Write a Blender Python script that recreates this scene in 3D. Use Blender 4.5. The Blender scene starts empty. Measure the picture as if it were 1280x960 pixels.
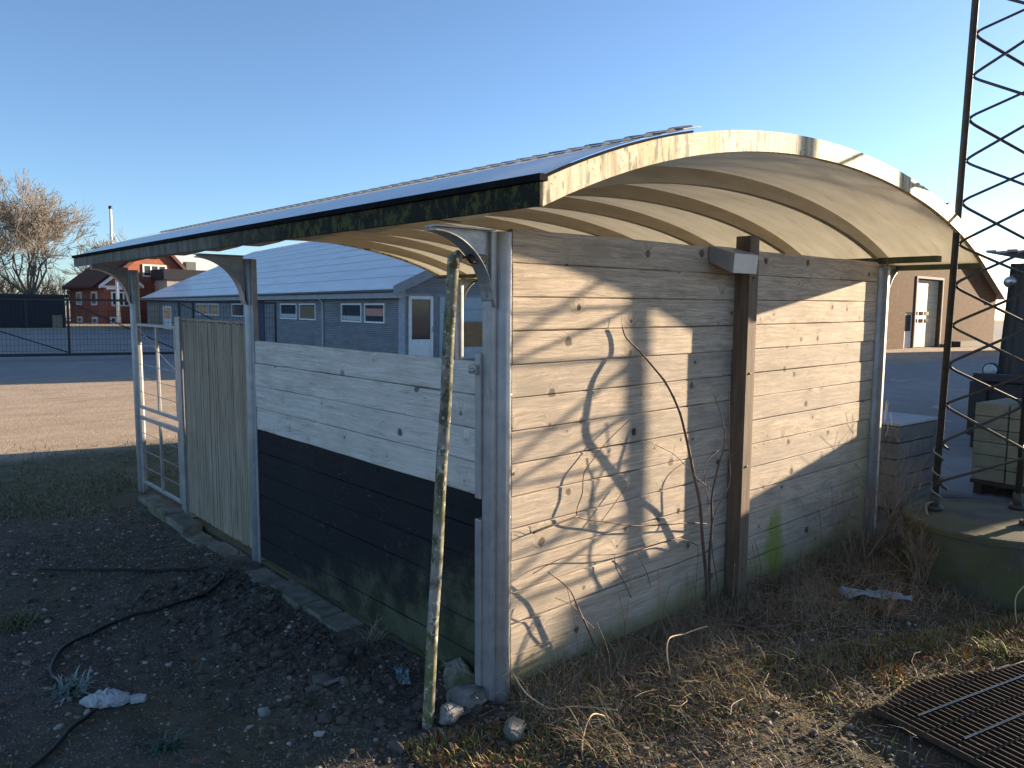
import bpy, math, random
import numpy as np
from mathutils import Vector, Matrix, noise
R = math.radians
random.seed(7)
scn = bpy.context.scene
col = scn.collection
# ------------------------------------------------------------------ camera
cd = bpy.data.cameras.new('camera'); cam = bpy.data.objects.new('camera', cd); col.objects.link(cam)
fw = Vector((0.66418776, 0.74147949, -0.09519868)); rt = Vector((0.74561384, -0.66625666, 0.01273052)); up = Vector((0.05398734, 0.07943691, 0.99537689))
cam.matrix_world = Matrix(((rt.x, up.x, -fw.x, -2.37115), (rt.y, up.y, -fw.y, -2.73251), (rt.z, up.z, -fw.z, 1.9), (0, 0, 0, 1)))
cd.sensor_width = 36; cd.lens = 36 * 956.79 / 1280; cd.clip_start = .05; cd.clip_end = 3000
scn.camera = cam
# ------------------------------------------------------------------ light
SUN_AZ = R(-12.85); SUN_EL = R(9.6)
sd = Vector((math.cos(SUN_EL) * math.cos(SUN_AZ), math.cos(SUN_EL) * math.sin(SUN_AZ), math.sin(SUN_EL)))
w = bpy.data.worlds.new('World'); scn.world = w; w.use_nodes = True
nt = w.node_tree; nt.nodes.clear()
sky = nt.nodes.new('ShaderNodeTexSky'); sky.sky_type = 'NISHITA'; sky.sun_disc = False
sky.sun_elevation = SUN_EL; sky.sun_rotation = R(90) - SUN_AZ; sky.altitude = 20; sky.air_density = .8; sky.dust_density = .35; sky.ozone_density = 3.5
bg = nt.nodes.new('ShaderNodeBackground'); bg.inputs['Strength'].default_value = .070
wo = nt.nodes.new('ShaderNodeOutputWorld')
hs_ = nt.nodes.new('ShaderNodeHueSaturation'); hs_.inputs['Saturation'].default_value = .93; hs_.inputs['Value'].default_value = 1.0
nt.links.new(sky.outputs[0], hs_.inputs['Color']); nt.links.new(hs_.outputs[0], bg.inputs[0]); nt.links.new(bg.outputs[0], wo.inputs[0])
sl = bpy.data.lights.new('sun', 'SUN'); sl.energy = 5.0; sl.angle = R(.55); sl.color = (1.0, .80, .56)
so = bpy.data.objects.new('sun', sl); col.objects.link(so); so.rotation_euler = sd.to_track_quat('Z', 'Y').to_euler()
scn.view_settings.view_transform = 'Standard'; scn.view_settings.look = 'None'; scn.view_settings.gamma = 1
scn.view_settings.exposure = 2.0

# ------------------------------------------------------------------ helpers
def tag(o, label=None, cat=None, group=None, kind=None):
    if label: o['label'] = label
    if cat: o['category'] = cat
    if group: o['group'] = group
    if kind: o['kind'] = kind
    return o
def empty(name, loc, label, cat, group=None, rz=0):
    o = bpy.data.objects.new(name, None); col.objects.link(o); o.location = loc; o.rotation_euler.z = rz
    o.empty_display_size = .1
    return tag(o, label, cat, group)
class MB:
    def __init__(s): s.v = []; s.f = []; s.m = []; s.sm = []
    def add(s, vs, fs, m=0, smooth=False):
        b = len(s.v); s.v.extend([tuple(p) for p in vs]); s.f.extend([tuple(i + b for i in f) for f in fs])
        s.m.extend([m] * len(fs)); s.sm.extend([smooth] * len(fs))
    def box(s, a, b, m=0):
        x0, y0, z0 = a; x1, y1, z1 = b
        s.add([(x0,y0,z0),(x1,y0,z0),(x1,y1,z0),(x0,y1,z0),(x0,y0,z1),(x1,y0,z1),(x1,y1,z1),(x0,y1,z1)],
              [(0,3,2,1),(4,5,6,7),(0,1,5,4),(1,2,6,5),(2,3,7,6),(3,0,4,7)], m)
        return s
    def prism(s, poly, ax, a, b, m=0):
        # poly: 2D points; extrude along axis ax from a to b
        n = len(poly)
        def P(p, t):
            if ax == 1: return (p[0], t, p[1])
            if ax == 0: return (t, p[0], p[1])
            return (p[0], p[1], t)
        vs = [P(p, a) for p in poly] + [P(p, b) for p in poly]
        fs = [tuple(range(n))[::-1], tuple(range(n, 2 * n))] + [(i, (i + 1) % n, n + (i + 1) % n, n + i) for i in range(n)]
        s.add(vs, fs, m); return s
    def tube(s, pts, rad, n=8, m=0, cap=True, smooth=True):
        pts = [Vector(p) for p in pts]; k = len(pts)
        if not hasattr(rad, '__len__'): rad = [rad] * k
        vs = []; ref = None
        for i, p in enumerate(pts):
            d = (pts[min(i + 1, k - 1)] - pts[max(i - 1, 0)])
            if d.length < 1e-9: d = Vector((0, 0, 1))
            d.normalize()
            if ref is None: ref = Vector((0, 0, 1)) if abs(d.z) < .9 else Vector((1, 0, 0))
            x = d.cross(ref)
            if x.length < 1e-4: x = d.orthogonal()
            x.normalize(); y = d.cross(x); ref = y * -1 if False else ref
            for j in range(n):
                a = 2 * math.pi * j / n; vs.append(p + (x * math.cos(a) + y * math.sin(a)) * rad[i])
        fs = []
        for i in range(k - 1):
            for j in range(n):
                a = i * n + j; b = i * n + (j + 1) % n; fs.append((a, b, b + n, a + n))
        if cap: fs.append(tuple(range(n))[::-1]); fs.append(tuple(range((k - 1) * n, k * n)))
        s.add(vs, fs, m, smooth); return s
    def strip(s, top, bot, y0, y1, m=0, smooth=False):
        # closed band between curves top/bot (lists of (x,z)), extruded in y
        n = len(top); vs = []
        for y in (y0, y1):
            vs += [(p[0], y, p[1]) for p in top] + [(p[0], y, p[1]) for p in bot]
        fs = []; o = 2 * n
        for i in range(n - 1):
            fs.append((i, i + 1, n + i + 1, n + i)); fs.append((o + i, o + n + i, o + n + i + 1, o + i + 1))
            fs.append((i, o + i, o + i + 1, i + 1)); fs.append((n + i, n + i + 1, o + n + i + 1, o + n + i))
        fs.append((0, n, o + n, o)); fs.append((n - 1, o + n - 1, o + 2 * n - 1, 2 * n - 1))
        s.add(vs, fs, m, smooth); return s
    def build(s, name, mats, parent=None, kind=None, bevel=0, loc=None, rz=0, fix=True):
        me = bpy.data.meshes.new(name); me.from_pydata(s.v, [], s.f)
        if not isinstance(mats, (list, tuple)): mats = [mats]
        for mm in mats: me.materials.append(mm)
        me.polygons.foreach_set('material_index', s.m); me.polygons.foreach_set('use_smooth', s.sm)
        me.update()
        if fix:
            import bmesh
            bm = bmesh.new(); bm.from_mesh(me); bmesh.ops.recalc_face_normals(bm, faces=bm.faces); bm.to_mesh(me); bm.free()
        o = bpy.data.objects.new(name, me); col.objects.link(o)
        if parent: o.parent = parent
        if loc: o.location = loc
        o.rotation_euler.z = rz
        if kind: o['kind'] = kind
        if bevel:
            b = o.modifiers.new('b', 'BEVEL'); b.width = bevel; b.segments = 2; b.limit_method = 'ANGLE'; b.angle_limit = R(40)
        return o
def BX(a, b, m=0): return MB().box(a, b, m)

class NT:
    """tiny node helper"""
    def __init__(s, name):
        s.mat = bpy.data.materials.new(name); s.mat.use_nodes = True; s.t = s.mat.node_tree; s.t.nodes.clear()
        s.out = s.t.nodes.new('ShaderNodeOutputMaterial'); s.b = s.t.nodes.new('ShaderNodeBsdfPrincipled'); s.t.links.new(s.b.outputs[0], s.out.inputs[0])
        s.co = s.t.nodes.new('ShaderNodeTexCoord').outputs['Object']
    def N(s, typ, **kw):
        n = s.t.nodes.new(typ)
        for k, v in kw.items(): setattr(n, k, v)
        return n
    def L(s, a, b):
        if isinstance(a, (int, float)): b.default_value = a
        elif isinstance(a, tuple): b.default_value = a if len(a) == len(b.default_value) else a + (1,)
        else: s.t.links.new(a, b)
    def math(s, op, a, b=0, c=None, clamp=False):
        n = s.N('ShaderNodeMath', operation=op, use_clamp=clamp); s.L(a, n.inputs[0]); s.L(b, n.inputs[1])
        if c is not None: s.L(c, n.inputs[2])
        return n.outputs[0]
    def scale(s, v, sc):
        n = s.N('ShaderNodeVectorMath', operation='MULTIPLY'); s.L(v, n.inputs[0]); n.inputs[1].default_value = sc; return n.outputs[0]
    def noise(s, v, sc=5, det=4, rough=.6, dist=0):
        n = s.N('ShaderNodeTexNoise'); s.L(v, n.inputs['Vector']); n.inputs['Scale'].default_value = sc; n.inputs['Detail'].default_value = det
        n.inputs['Roughness'].default_value = rough; n.inputs['Distortion'].default_value = dist; return n.outputs[0]
    def ss(s, x, lo, hi):
        n = s.N('ShaderNodeMapRange', interpolation_type='SMOOTHSTEP'); s.L(x, n.inputs[0]); n.inputs[1].default_value = lo; n.inputs[2].default_value = hi
        n.inputs[3].default_value = 0; n.inputs[4].default_value = 1; return n.outputs[0]
    def mix(s, f, a, b, mode='MIX'):
        n = s.N('ShaderNodeMix', data_type='RGBA', blend_type=mode); s.L(f, n.inputs[0]); s.L(a, n.inputs[6]); s.L(b, n.inputs[7]); return n.outputs[2]
    def xyz(s, v):
        n = s.N('ShaderNodeSeparateXYZ'); s.L(v, n.inputs[0]); return n.outputs
    def comb(s, x, y, z):
        n = s.N('ShaderNodeCombineXYZ'); s.L(x, n.inputs[0]); s.L(y, n.inputs[1]); s.L(z, n.inputs[2]); return n.outputs[0]
    def bump(s, h, st=.3, d=.01):
        n = s.N('ShaderNodeBump'); n.inputs['Strength'].default_value = st; n.inputs['Distance'].default_value = d; s.L(h, n.inputs['Height'])
        s.L(n.outputs[0], s.b.inputs['Normal']); return n
    def fin(s, c, rough=.8, metal=0, spec=.4):
        s.L(c, s.b.inputs['Base Color']); s.L(rough, s.b.inputs['Roughness']); s.L(metal, s.b.inputs['Metallic']); s.b.inputs['Specular IOR Level'].default_value = spec
        return s.mat
def mat(name, c1, c2=None, sc=6, st=(1, 1, 1), rough=.8, metal=0, bump=.15, bs=40, layers=(), spec=.4, bd=.004):
    n = NT(name); c2 = c2 or tuple(x * .75 for x in c1)
    c = n.mix(n.ss(n.noise(n.scale(n.co, st), sc, 6), .3, .7), c1, c2)
    for (lc, lsc, lo, hi, lst, amt) in layers:
        c = n.mix(n.math('MULTIPLY', n.ss(n.noise(n.scale(n.co, lst), lsc, 6, .65), lo, hi), amt), c, lc)
    if bump: n.bump(n.noise(n.scale(n.co, st), bs, 4), bump, bd)
    return n.fin(c, rough, metal, spec)

MOSS = (.075, .085, .025); GREEN = (.12, .17, .02)
galv = mat('galvanised_steel', (.40, .41, .42), (.31, .32, .33), 9, rough=.5, metal=.55, bump=.06, layers=[((.20, .21, .22), 22, .5, .75, (1, 1, .35), .5), ((.12, .12, .06), 7, .62, .8, (1, 1, .3), .45)])
galv_plain = mat('galvanised_plate', (.40, .42, .43), (.27, .29, .32), 11, rough=.5, metal=.6, bump=.05, layers=[((.20, .22, .24), 30, .5, .7, (1, 1, 1), .5)])
timber_ply = mat('roof_lining_ply', (.56, .47, .33), (.46, .38, .26), 2.5, st=(.7, 5, 1), rough=.75, bump=.05, layers=[((.33, .27, .18), 5, .55, .8, (.4, 6, 1), .5), ((.22, .21, .10), 9, .66, .8, (1, 1, 1), .4)])
rib_m = mat('rib_timber', (.52, .46, .36), (.42, .37, .285), 6, st=(.5, 1, 3), rough=.75, bump=.05)
fascia_m = mat('fascia_paint', (.60, .52, .36), (.50, .43, .29), 5, rough=.7, bump=.15, bs=60, layers=[((.24, .17, .08), 22, .48, .62, (1, 1, .08), .8), ((.34, .30, .12), 3.5, .48, .62, (1, 1, 1), .7), ((.07, .055, .02), 30, .54, .62, (1, 1, .22), .9), ((.05, .045, .02), 60, .60, .66, (1, 1, 1), .8)])
fascia_moss = mat('mossy_fascia', (.10, .10, .07), (.05, .055, .03), 7, st=(1, 1, .3), rough=.9, bump=.4, layers=[((.06, .08, .015), 13, .45, .65, (1, 1, .25), .8), ((.22, .21, .17), 19, .62, .72, (1, 1, .15), .5)])
def fascia_left_mat():
    n = NT('eave_board_weathered'); x, y, z = n.xyz(n.co)
    c = n.mix(n.ss(n.noise(n.scale(n.co, (1, 1, .25)), 12, 6), .35, .65), (.20, .19, .16), (.10, .095, .075))
    far = n.ss(n.math('ADD', y, n.math('MULTIPLY', n.noise(n.co, 2.2, 4), 2.0)), 2.2, 4.4)
    dark = n.mix(n.ss(n.noise(n.scale(n.co, (1, 1, .7)), 17, 7, .75), .47, .60), (.010, .011, .005), (.075, .080, .020))
    c = n.mix(far, dark, c)
    n.bump(n.noise(n.scale(n.co, (1, 1, .4)), 30, 5), .6, .006)
    return n.fin(c, .9)
fascia_left = fascia_left_mat()
felt = mat('eave_felt_black', (.010, .010, .011), (.016, .016, .017), 8, rough=.95, bump=.2, spec=.05)
def translucent(n, base, amt):
    tb = n.N('ShaderNodeBsdfTranslucent'); n.L(base, tb.inputs['Color']); mx = n.N('ShaderNodeMixShader'); mx.inputs[0].default_value = amt
    n.t.links.new(n.b.outputs[0], mx.inputs[1]); n.t.links.new(tb.outputs[0], mx.inputs[2]); n.t.links.new(mx.outputs[0], n.out.inputs[0]); return n.mat
def sheet_mat():
    n = NT('frosted_corrugated_sheet')
    c = n.mix(n.ss(n.noise(n.scale(n.co, (.6, 2, 1)), 3, 6), .35, .65), (.86, .87, .88), (.76, .77, .79))
    c = n.mix(n.math('MULTIPLY', n.ss(n.noise(n.co, 14, 6, .7), .45, .75), .35), c, (.90, .90, .90))
    n.bump(n.noise(n.co, 60, 4), .1, .004)
    n.fin(c, .24, 0, 1.0); return translucent(n, c, .20)
sheet_m = sheet_mat()
opal = NT('opal_roof_sheet'); _c = opal.mix(opal.ss(opal.noise(opal.co, 6, 5), .4, .7), (.80, .78, .70), (.70, .68, .60)); opal.fin(_c, .5); opal_m = translucent(opal, _c, .6)
def lining_mat():
    n = NT('translucent_roof_panel')
    c = n.mix(n.ss(n.noise(n.scale(n.co, (.7, 4, 1)), 2.5, 6), .3, .7), (.77, .73, .64), (.66, .62, .53))
    c = n.mix(n.math('MULTIPLY', n.ss(n.noise(n.scale(n.co, (.5, 5, 1)), 5, 6, .7), .52, .78), .55), c, (.40, .34, .22))
    c = n.mix(n.math('MULTIPLY', n.ss(n.noise(n.co, 9, 6, .7), .62, .78), .35), c, (.30, .28, .16))
    n.bump(n.noise(n.scale(n.co, (.6, 4, 1)), 20, 4), .06, .003); n.fin(c, .6)
    return translucent(n, c, .48)
timber_ply = lining_mat()

def plank(name, axis, h, z0, cols, knots=True, lo=.0, extra=None, bumpst=.5):
    n = NT(name); x, y, z = n.xyz(n.co); u = x if axis == 0 else y
    zi = n.math('DIVIDE', n.math('SUBTRACT', z, z0), h); idn = n.math('FLOOR', zi)
    s = 4.0
    v = n.comb(n.math('ADD', n.math('MULTIPLY', u, s), n.math('MULTIPLY', idn, 3.71)), n.math('MULTIPLY', z, s), n.math('MULTIPLY', idn, .63))
    vo = n.N('ShaderNodeTexVoronoi', feature='F1', voronoi_dimensions='2D'); n.L(v, vo.inputs['Vector']); vo.inputs['Scale'].default_value = 1; vo.inputs['Randomness'].default_value = 1
    d = vo.outputs['Distance']; cr = n.xyz(vo.outputs['Color'])
    act = n.math('MULTIPLY', n.ss(cr[0], .35, .4), n.math('MULTIPLY_ADD', cr[2], .4, .6))
    ksz = n.math('MULTIPLY_ADD', n.math('MULTIPLY', cr[1], cr[1]), .085, .022)
    dn = n.math('ADD', d, n.math('MULTIPLY', n.math('SUBTRACT', n.noise(n.co, 38, 4), .5), .10))
    knot = n.math('MULTIPLY', n.math('SUBTRACT', 1, n.ss(n.math('DIVIDE', dn, ksz), .75, 1.15)), act)
    halo = n.math('MULTIPLY', n.math('SUBTRACT', 1, n.ss(d, .01, .26)), act)
    # growth rings bending round the knots
    low = n.noise(n.comb(n.math('MULTIPLY', u, .9), n.math('MULTIPLY', z, 5), n.math('MULTIPLY', idn, 1.7)), 1.0, 3)
    gz = n.math('ADD', n.math('MULTIPLY', z, 46), n.math('ADD', n.math('MULTIPLY', halo, 2.6), n.math('MULTIPLY', low, 5)))
    gv = n.comb(n.math('MULTIPLY', u, .9), gz, n.math('MULTIPLY', idn, 5.3))
    g1 = n.noise(gv, 1.6, 5, .62)
    g2 = n.noise(n.comb(n.math('MULTIPLY', u, 3), n.math('MULTIPLY', gz, 2.4), n.math('MULTIPLY', idn, 2.1)), 2.0, 4, .7)
    wn = n.N('ShaderNodeTexWhiteNoise', noise_dimensions='1D'); n.L(n.math('ADD', idn, 13.7), wn.inputs['W'])
    c = n.mix(n.ss(g1, .38, .62), cols[0], cols[1])
    c = n.mix(n.math('MULTIPLY', n.ss(g2, .44, .68), .62), c, cols[2])
    g3 = n.noise(n.comb(n.math('MULTIPLY', u, .8), n.math('MULTIPLY', gz, 6), idn), 3.0, 3, .7)
    c = n.mix(n.math('MULTIPLY', n.ss(g3, .55, .72), .45), c, cols[2])
    c = n.mix(n.math('MULTIPLY', n.ss(n.noise(n.comb(n.math('MULTIPLY', u, 2.2), n.math('MULTIPLY', z, 9), idn), 2.2, 5, .7), .52, .72), .45), c, cols[3])
    c = n.mix(n.math('MULTIPLY', wn.outputs[0], .42), c, cols[3])
    c = n.mix(n.math('MULTIPLY', n.ss(n.noise(n.scale(n.co, (1, 1, 2.5)), 2.3, 6, .72), .46, .66), .55), c, cols[4])
    # cracks
    ck = n.noise(n.comb(n.math('MULTIPLY', u, 1.1), n.math('MULTIPLY', gz, 2.2), idn), 2.5, 2, .5)
    crack = n.math('SUBTRACT', 1, n.ss(n.math('ABSOLUTE', n.math('SUBTRACT', ck, .5)), .002, .014))
    crack = n.math('MULTIPLY', crack, n.ss(n.noise(n.comb(u, n.math('MULTIPLY', z, 6), idn), 2.3, 2), .5, .62))
    if knots:
        c = n.mix(n.math('MULTIPLY', n.math('MULTIPLY', halo, halo), .35), c, cols[2])
        c = n.mix(n.math('MULTIPLY', knot, .95), c, cols[5])
    c = n.mix(n.math('MULTIPLY', crack, .7), c, cols[5])
    if extra: c = extra(n, c, u, z)
    hgt = n.math('SUBTRACT', n.math('ADD', n.math('MULTIPLY', g1, .6), n.math('MULTIPLY', g2, .5)), n.math('ADD', n.math('MULTIPLY', crack, .8), n.math('MULTIPLY', knot, .5)))
    n.bump(hgt, bumpst, .004)
    return n.fin(c, .85, 0, .25)
def gable_extra(n, c, u, z):
    nz = n.noise(n.co, 3.0, 6, .65); nf = n.noise(n.scale(n.co, (1, 1, .25)), 9, 5, .65)
    low = n.math('SUBTRACT', 1, n.ss(n.math('ADD', z, n.math('MULTIPLY', nz, .45)), .22, .50))
    c = n.mix(n.math('MULTIPLY', low, .78), c, (.20, .18, .05))
    # damp end near the far post
    far = n.math('MULTIPLY', n.ss(n.math('ADD', u, n.math('MULTIPLY', nz, .9)), 3.9, 4.6), n.math('SUBTRACT', 1, n.ss(n.math('ADD', z, n.math('MULTIPLY', nf, .6)), .9, 1.9)))
    c = n.mix(n.math('MULTIPLY', far, .6), c, (.20, .18, .06))
    # bright algae streak
    dx = n.math('DIVIDE', n.math('SUBTRACT', u, 2.60), .125); dz = n.math('DIVIDE', n.math('SUBTRACT', z, .13), .36)
    e = n.math('ADD', n.math('ADD', n.math('MULTIPLY', dx, dx), n.math('MULTIPLY', dz, dz)), n.math('MULTIPLY', n.math('SUBTRACT', n.math('MULTIPLY_ADD', nz, .6, n.math('MULTIPLY', nf, .4)), .5), 7.0))
    c = n.mix(n.math('MULTIPLY', n.math('SUBTRACT', 1, n.ss(e, .0, 1.7)), .78), c, (.20, .235, .03))
    return c
grey_c = [(.63, .515, .395), (.46, .375, .29), (.15, .112, .082), (.28, .25, .215), (.27, .23, .185), (.035, .023, .016)]
gable_m = plank('weathered_pine_boards', 0, .1632, .0, grey_c, extra=gable_extra)
white_c = [(.78, .74, .68), (.60, .565, .51), (.34, .31, .27), (.60, .56, .50), (.46, .43, .37), (.10, .085, .065)]
white_m = plank('whitewashed_boards', 1, .1645, .996, white_c, bumpst=.7)
def black_extra(n, c, u, z):
    nz = n.noise(n.co, 4.5, 6, .7)
    t = n.math('ADD', n.math('ADD', z, n.math('MULTIPLY', u, .30)), n.math('MULTIPLY', n.math('SUBTRACT', nz, .5), .9))
    m = n.math('SUBTRACT', 1, n.ss(t, .35, .80))
    c = n.mix(n.math('MULTIPLY', m, .9), c, n.mix(n.ss(nz, .4, .6), (.095, .10, .06), (.05, .055, .03)))
    chip = n.math('MULTIPLY', n.ss(n.noise(n.scale(n.co, (1, 1, 2)), 26, 6, .75), .60, .64), n.ss(n.noise(n.co, 2.2, 3), .48, .6)); c = n.mix(n.math('MULTIPLY', chip, .8), c, (.11, .10, .08))
    sp = n.ss(n.noise(n.scale(n.co, (1, 1, .6)), 8, 6, .7), .64, .74)
    return n.mix(n.math('MULTIPLY', n.math('MULTIPLY', sp, n.math('SUBTRACT', 1, n.ss(z, .35, .8))), .5), c, (.13, .13, .09))
blk = [(.016, .017, .020), (.011, .012, .015), (.02, .02, .022), (.014, .015, .018), (.022, .022, .022), (.006, .006, .006)]
black_m = plank('black_tarred_boards', 1, .1645, .996, blk, extra=black_extra, bumpst=.35)
slat_m = mat('grey_batten_wood', (.42, .35, .26), (.27, .225, .165), 5, st=(6, 6, .5), rough=.9, bump=.3, bs=20, layers=[((.08, .07, .05), 7, .55, .75, (8, 8, .35), .6), ((.18, .16, .09), 1.6, .45, .7, (1, 1, 1), .4)])
post_wood = mat('brown_post_wood', (.20, .14, .095), (.12, .085, .06), 6, st=(6, 6, .5), rough=.85, bump=.3, layers=[((.05, .035, .025), 9, .55, .72, (5, 5, .3), .7)])
cap_m = mat('grey_lamp_housing', (.34, .36, .38), (.27, .29, .31), 4, rough=.45, metal=.3, bump=.05)
pipe_m = mat('lichen_covered_pipe', (.30, .29, .25), (.16, .15, .12), 14, st=(1, 1, .5), rough=.85, bump=.7, bs=50, layers=[((.055, .05, .03), 24, .50, .58, (1, 1, .6), .9), ((.13, .135, .03), 6, .45, .65, (1, 1, .4), .75), ((.50, .47, .38), 34, .56, .62, (1, 1, 1), .8), ((.08, .09, .02), 20, .55, .7, (1, 1, 1), .6)])
iron = mat('dark_mast_steel', (.075, .075, .07), (.05, .045, .04), 12, rough=.6, metal=.3, bump=.1, layers=[((.13, .09, .05), 25, .58, .7, (1, 1, 1), .5)])
conc_moss = mat('mossy_concrete', (.10, .095, .075), (.06, .056, .045), 4, rough=.95, bump=.4, bs=30, layers=[((.085, .095, .02), 2.6, .32, .55, (1, 1, 1), .5), ((.25, .25, .22), 20, .62, .72, (1, 1, 1), .5), ((.03, .03, .02), 8, .58, .75, (1, 1, .3), .6)])
stone_m = mat('mossy_kerb_stone', (.24, .215, .175), (.15, .135, .10), 7, rough=.95, bump=.4, bs=50, layers=[((.07, .08, .025), 6, .45, .65, (1, 1, 1), .7)])
stone_b = mat('field_stone', (.24, .225, .20), (.14, .13, .11), 9, rough=.9, bump=.4, bs=60, layers=[((.09, .11, .03), 8, .55, .7, (1, 1, 1), .5)])
# ------------------------------------------------------------------ ground
def gz(x, y):
    n1 = noise.noise(Vector((x * .9, y * .9, 3.1))) * .035 + noise.noise(Vector((x * 3.3, y * 3.3, 1.7))) * .016
    near = max(0, min(1, 1 - (math.hypot(x - .5, y + .2) - 4.5) / 4))
    h = n1 * near + noise.noise(Vector((x * 12, y * 12, .3))) * .008 * near
    # small mound of turf and litter in front of the gable wall
    h += .07 * math.exp(-((y + .62) / .45) ** 2) * max(0, min(1, (x - .3) / .7)) * max(0, min(1, (6 - x) / 2)) * (1 + .5 * noise.noise(Vector((x * 2.1, y * 2.1, 9))))
    # earth banked beside the shelter's long side
    h += .035 * math.exp(-((x + .55) / .28) ** 2) * max(0, min(1, (2.4 - y) / 1.2)) * max(0, min(1, (y + .1) / .5))
    if 0 < x < 4.2 and 0 < y < 6: h = min(h, 0) - .02
    return h - .012
def axis_pts(a, b, st, far, g=1.13):
    c = list(np.arange(a, b, st)); s = st; p = c[-1]; hi = []
    while p < far: s *= g; p += s; hi.append(p)
    s = st; p = a; lo = []
    while p > -far: s *= g; p -= s; lo.append(p)
    return lo[::-1] + c + hi
gx = axis_pts(-2.8, 5.4, .035, 500); gy = axis_pts(-2.2, 4.0, .035, 500)
nx, ny = len(gx), len(gy)
vs = [(x, y, gz(x, y)) for y in gy for x in gx]
fs = [(j * nx + i, j * nx + i + 1, (j + 1) * nx + i + 1, (j + 1) * nx + i) for j in range(ny - 1) for i in range(nx - 1)]
def ground_mat():
    n = NT('ground_surface'); x, y, z = n.xyz(n.co)
    n1 = n.noise(n.co, .8, 6, .6); n2 = n.noise(n.co, 6, 6, .7); n3 = n.noise(n.co, 45, 5, .7); n4 = n.noise(n.co, .15, 4)
    vo = n.N('ShaderNodeTexVoronoi', feature='F1'); n.L(n.co, vo.inputs['Vector']); vo.inputs['Scale'].default_value = 55
    vc = n.xyz(vo.outputs['Color'])[0]; peb = n.math('MULTIPLY', n.math('SUBTRACT', 1, n.ss(vo.outputs['Distance'], .2, .5)), n.ss(vc, .45, .55))
    soil = n.mix(n.ss(n2, .35, .7), (.135, .106, .083), (.065, .050, .040))
    soil = n.mix(n.math('MULTIPLY', n.ss(n3, .5, .75), .5), soil, (.20, .165, .13))
    soil = n.mix(n.math('MULTIPLY', peb, .6), soil, n.mix(vc, (.15, .125, .10), (.40, .35, .30)))
    soil = n.mix(n.math('MULTIPLY', n.ss(n1, .5, .68), .5), soil, (.13, .13, .055))
    sand = n.mix(n.ss(n.noise(n.scale(n.co, (.6, 1.6, 1)), 1.2, 6, .7), .35, .7), (.44, .345, .255), (.33, .255, .185))
    sand = n.mix(n.math('MULTIPLY', n.ss(n3, .5, .7), .4), sand, (.50, .41, .32))
    track = n.noise(n.comb(n.math('MULTIPLY', x, .35), n.math('ADD', n.math('MULTIPLY', y, 2.2), n.math('MULTIPLY', x, -.5)), 0), 1.4, 4, .6)
    sand = n.mix(n.math('MULTIPLY', n.ss(track, .56, .68), .4), sand, (.19, .135, .09))
    asph = n.mix(n.ss(n2, .3, .7), (.34, .31, .285), (.27, .245, .225))
    asph = n.mix(n.math('MULTIPLY', n.ss(n1, .45, .65), .45), asph, (.40, .37, .34))
    asph = n.mix(n.math('MULTIPLY', n.ss(n.noise(n.scale(n.co, (1, 1.8, 1)), .55, 6, .7), .64, .67), .6), asph, (.62, .63, .64))
    asph = n.mix(n.math('MULTIPLY', n.ss(n.noise(n.scale(n.co, (1, 2, 1)), .9, 6, .75), .63, .68), .5), asph, (.16, .15, .14))
    yj = n.math('ADD', y, n.math('MULTIPLY', n.math('SUBTRACT', n1, .5), 1.6)); xj = n.math('ADD', x, n.math('MULTIPLY', n.math('SUBTRACT', n1, .5), .9))
    grass = n.mix(n.ss(n2, .4, .6), (.10, .105, .045), (.17, .145, .09))
    c = n.mix(n.math('MULTIPLY', n.ss(yj, 4.6, 5.8), .9), soil, grass)
    c = n.mix(n.ss(yj, 7.9, 9.0), c, sand)
    c = n.mix(n.ss(yj, 19.6, 20.3), c, asph)
    c = n.mix(n.ss(yj, 60, 63), c, (.30, .24, .17))
    right = n.ss(xj, 6.3, 6.9)
    right = n.math('MULTIPLY', right, n.math('SUBTRACT', 1, n.ss(yj, 9, 10.5)))
    c = n.mix(right, c, asph)
    turf = n.math('MULTIPLY', n.ss(xj, .2, .9), n.math('MULTIPLY', n.math('SUBTRACT', 1, n.ss(y, -.02, .0)), n.math('SUBTRACT', 1, n.ss(xj, 5.6, 6.3))))
    tc = n.mix(n.ss(n2, .4, .6), (.075, .058, .038), (.055, .055, .022)); tc = n.mix(n.math('MULTIPLY', n.ss(n3, .55, .75), .6), tc, (.20, .15, .08))
    c = n.mix(n.math('MULTIPLY', turf, .8), c, tc)
    b = n.N('ShaderNodeBump'); b.inputs['Strength'].default_value = 1.0; b.inputs['Distance'].default_value = .03
    n.L(n.math('ADD', n.math('MULTIPLY', n2, .6), n.math('ADD', n.math('MULTIPLY', n3, .45), n.math('MULTIPLY', peb, .3))), b.inputs['Height']); n.L(b.outputs[0], n.b.inputs['Normal'])
    return n.fin(c, .95, 0, .2)
g = MB(); g.add(vs, fs, 0, True); g.build('ground', ground_mat(), kind='structure', fix=False)
# shelter floor slab
BX((-.02, -.03, -.3), (4.2, 5.9, .004)).build('floor_slab', conc_moss, kind='structure', bevel=.01)

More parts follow.
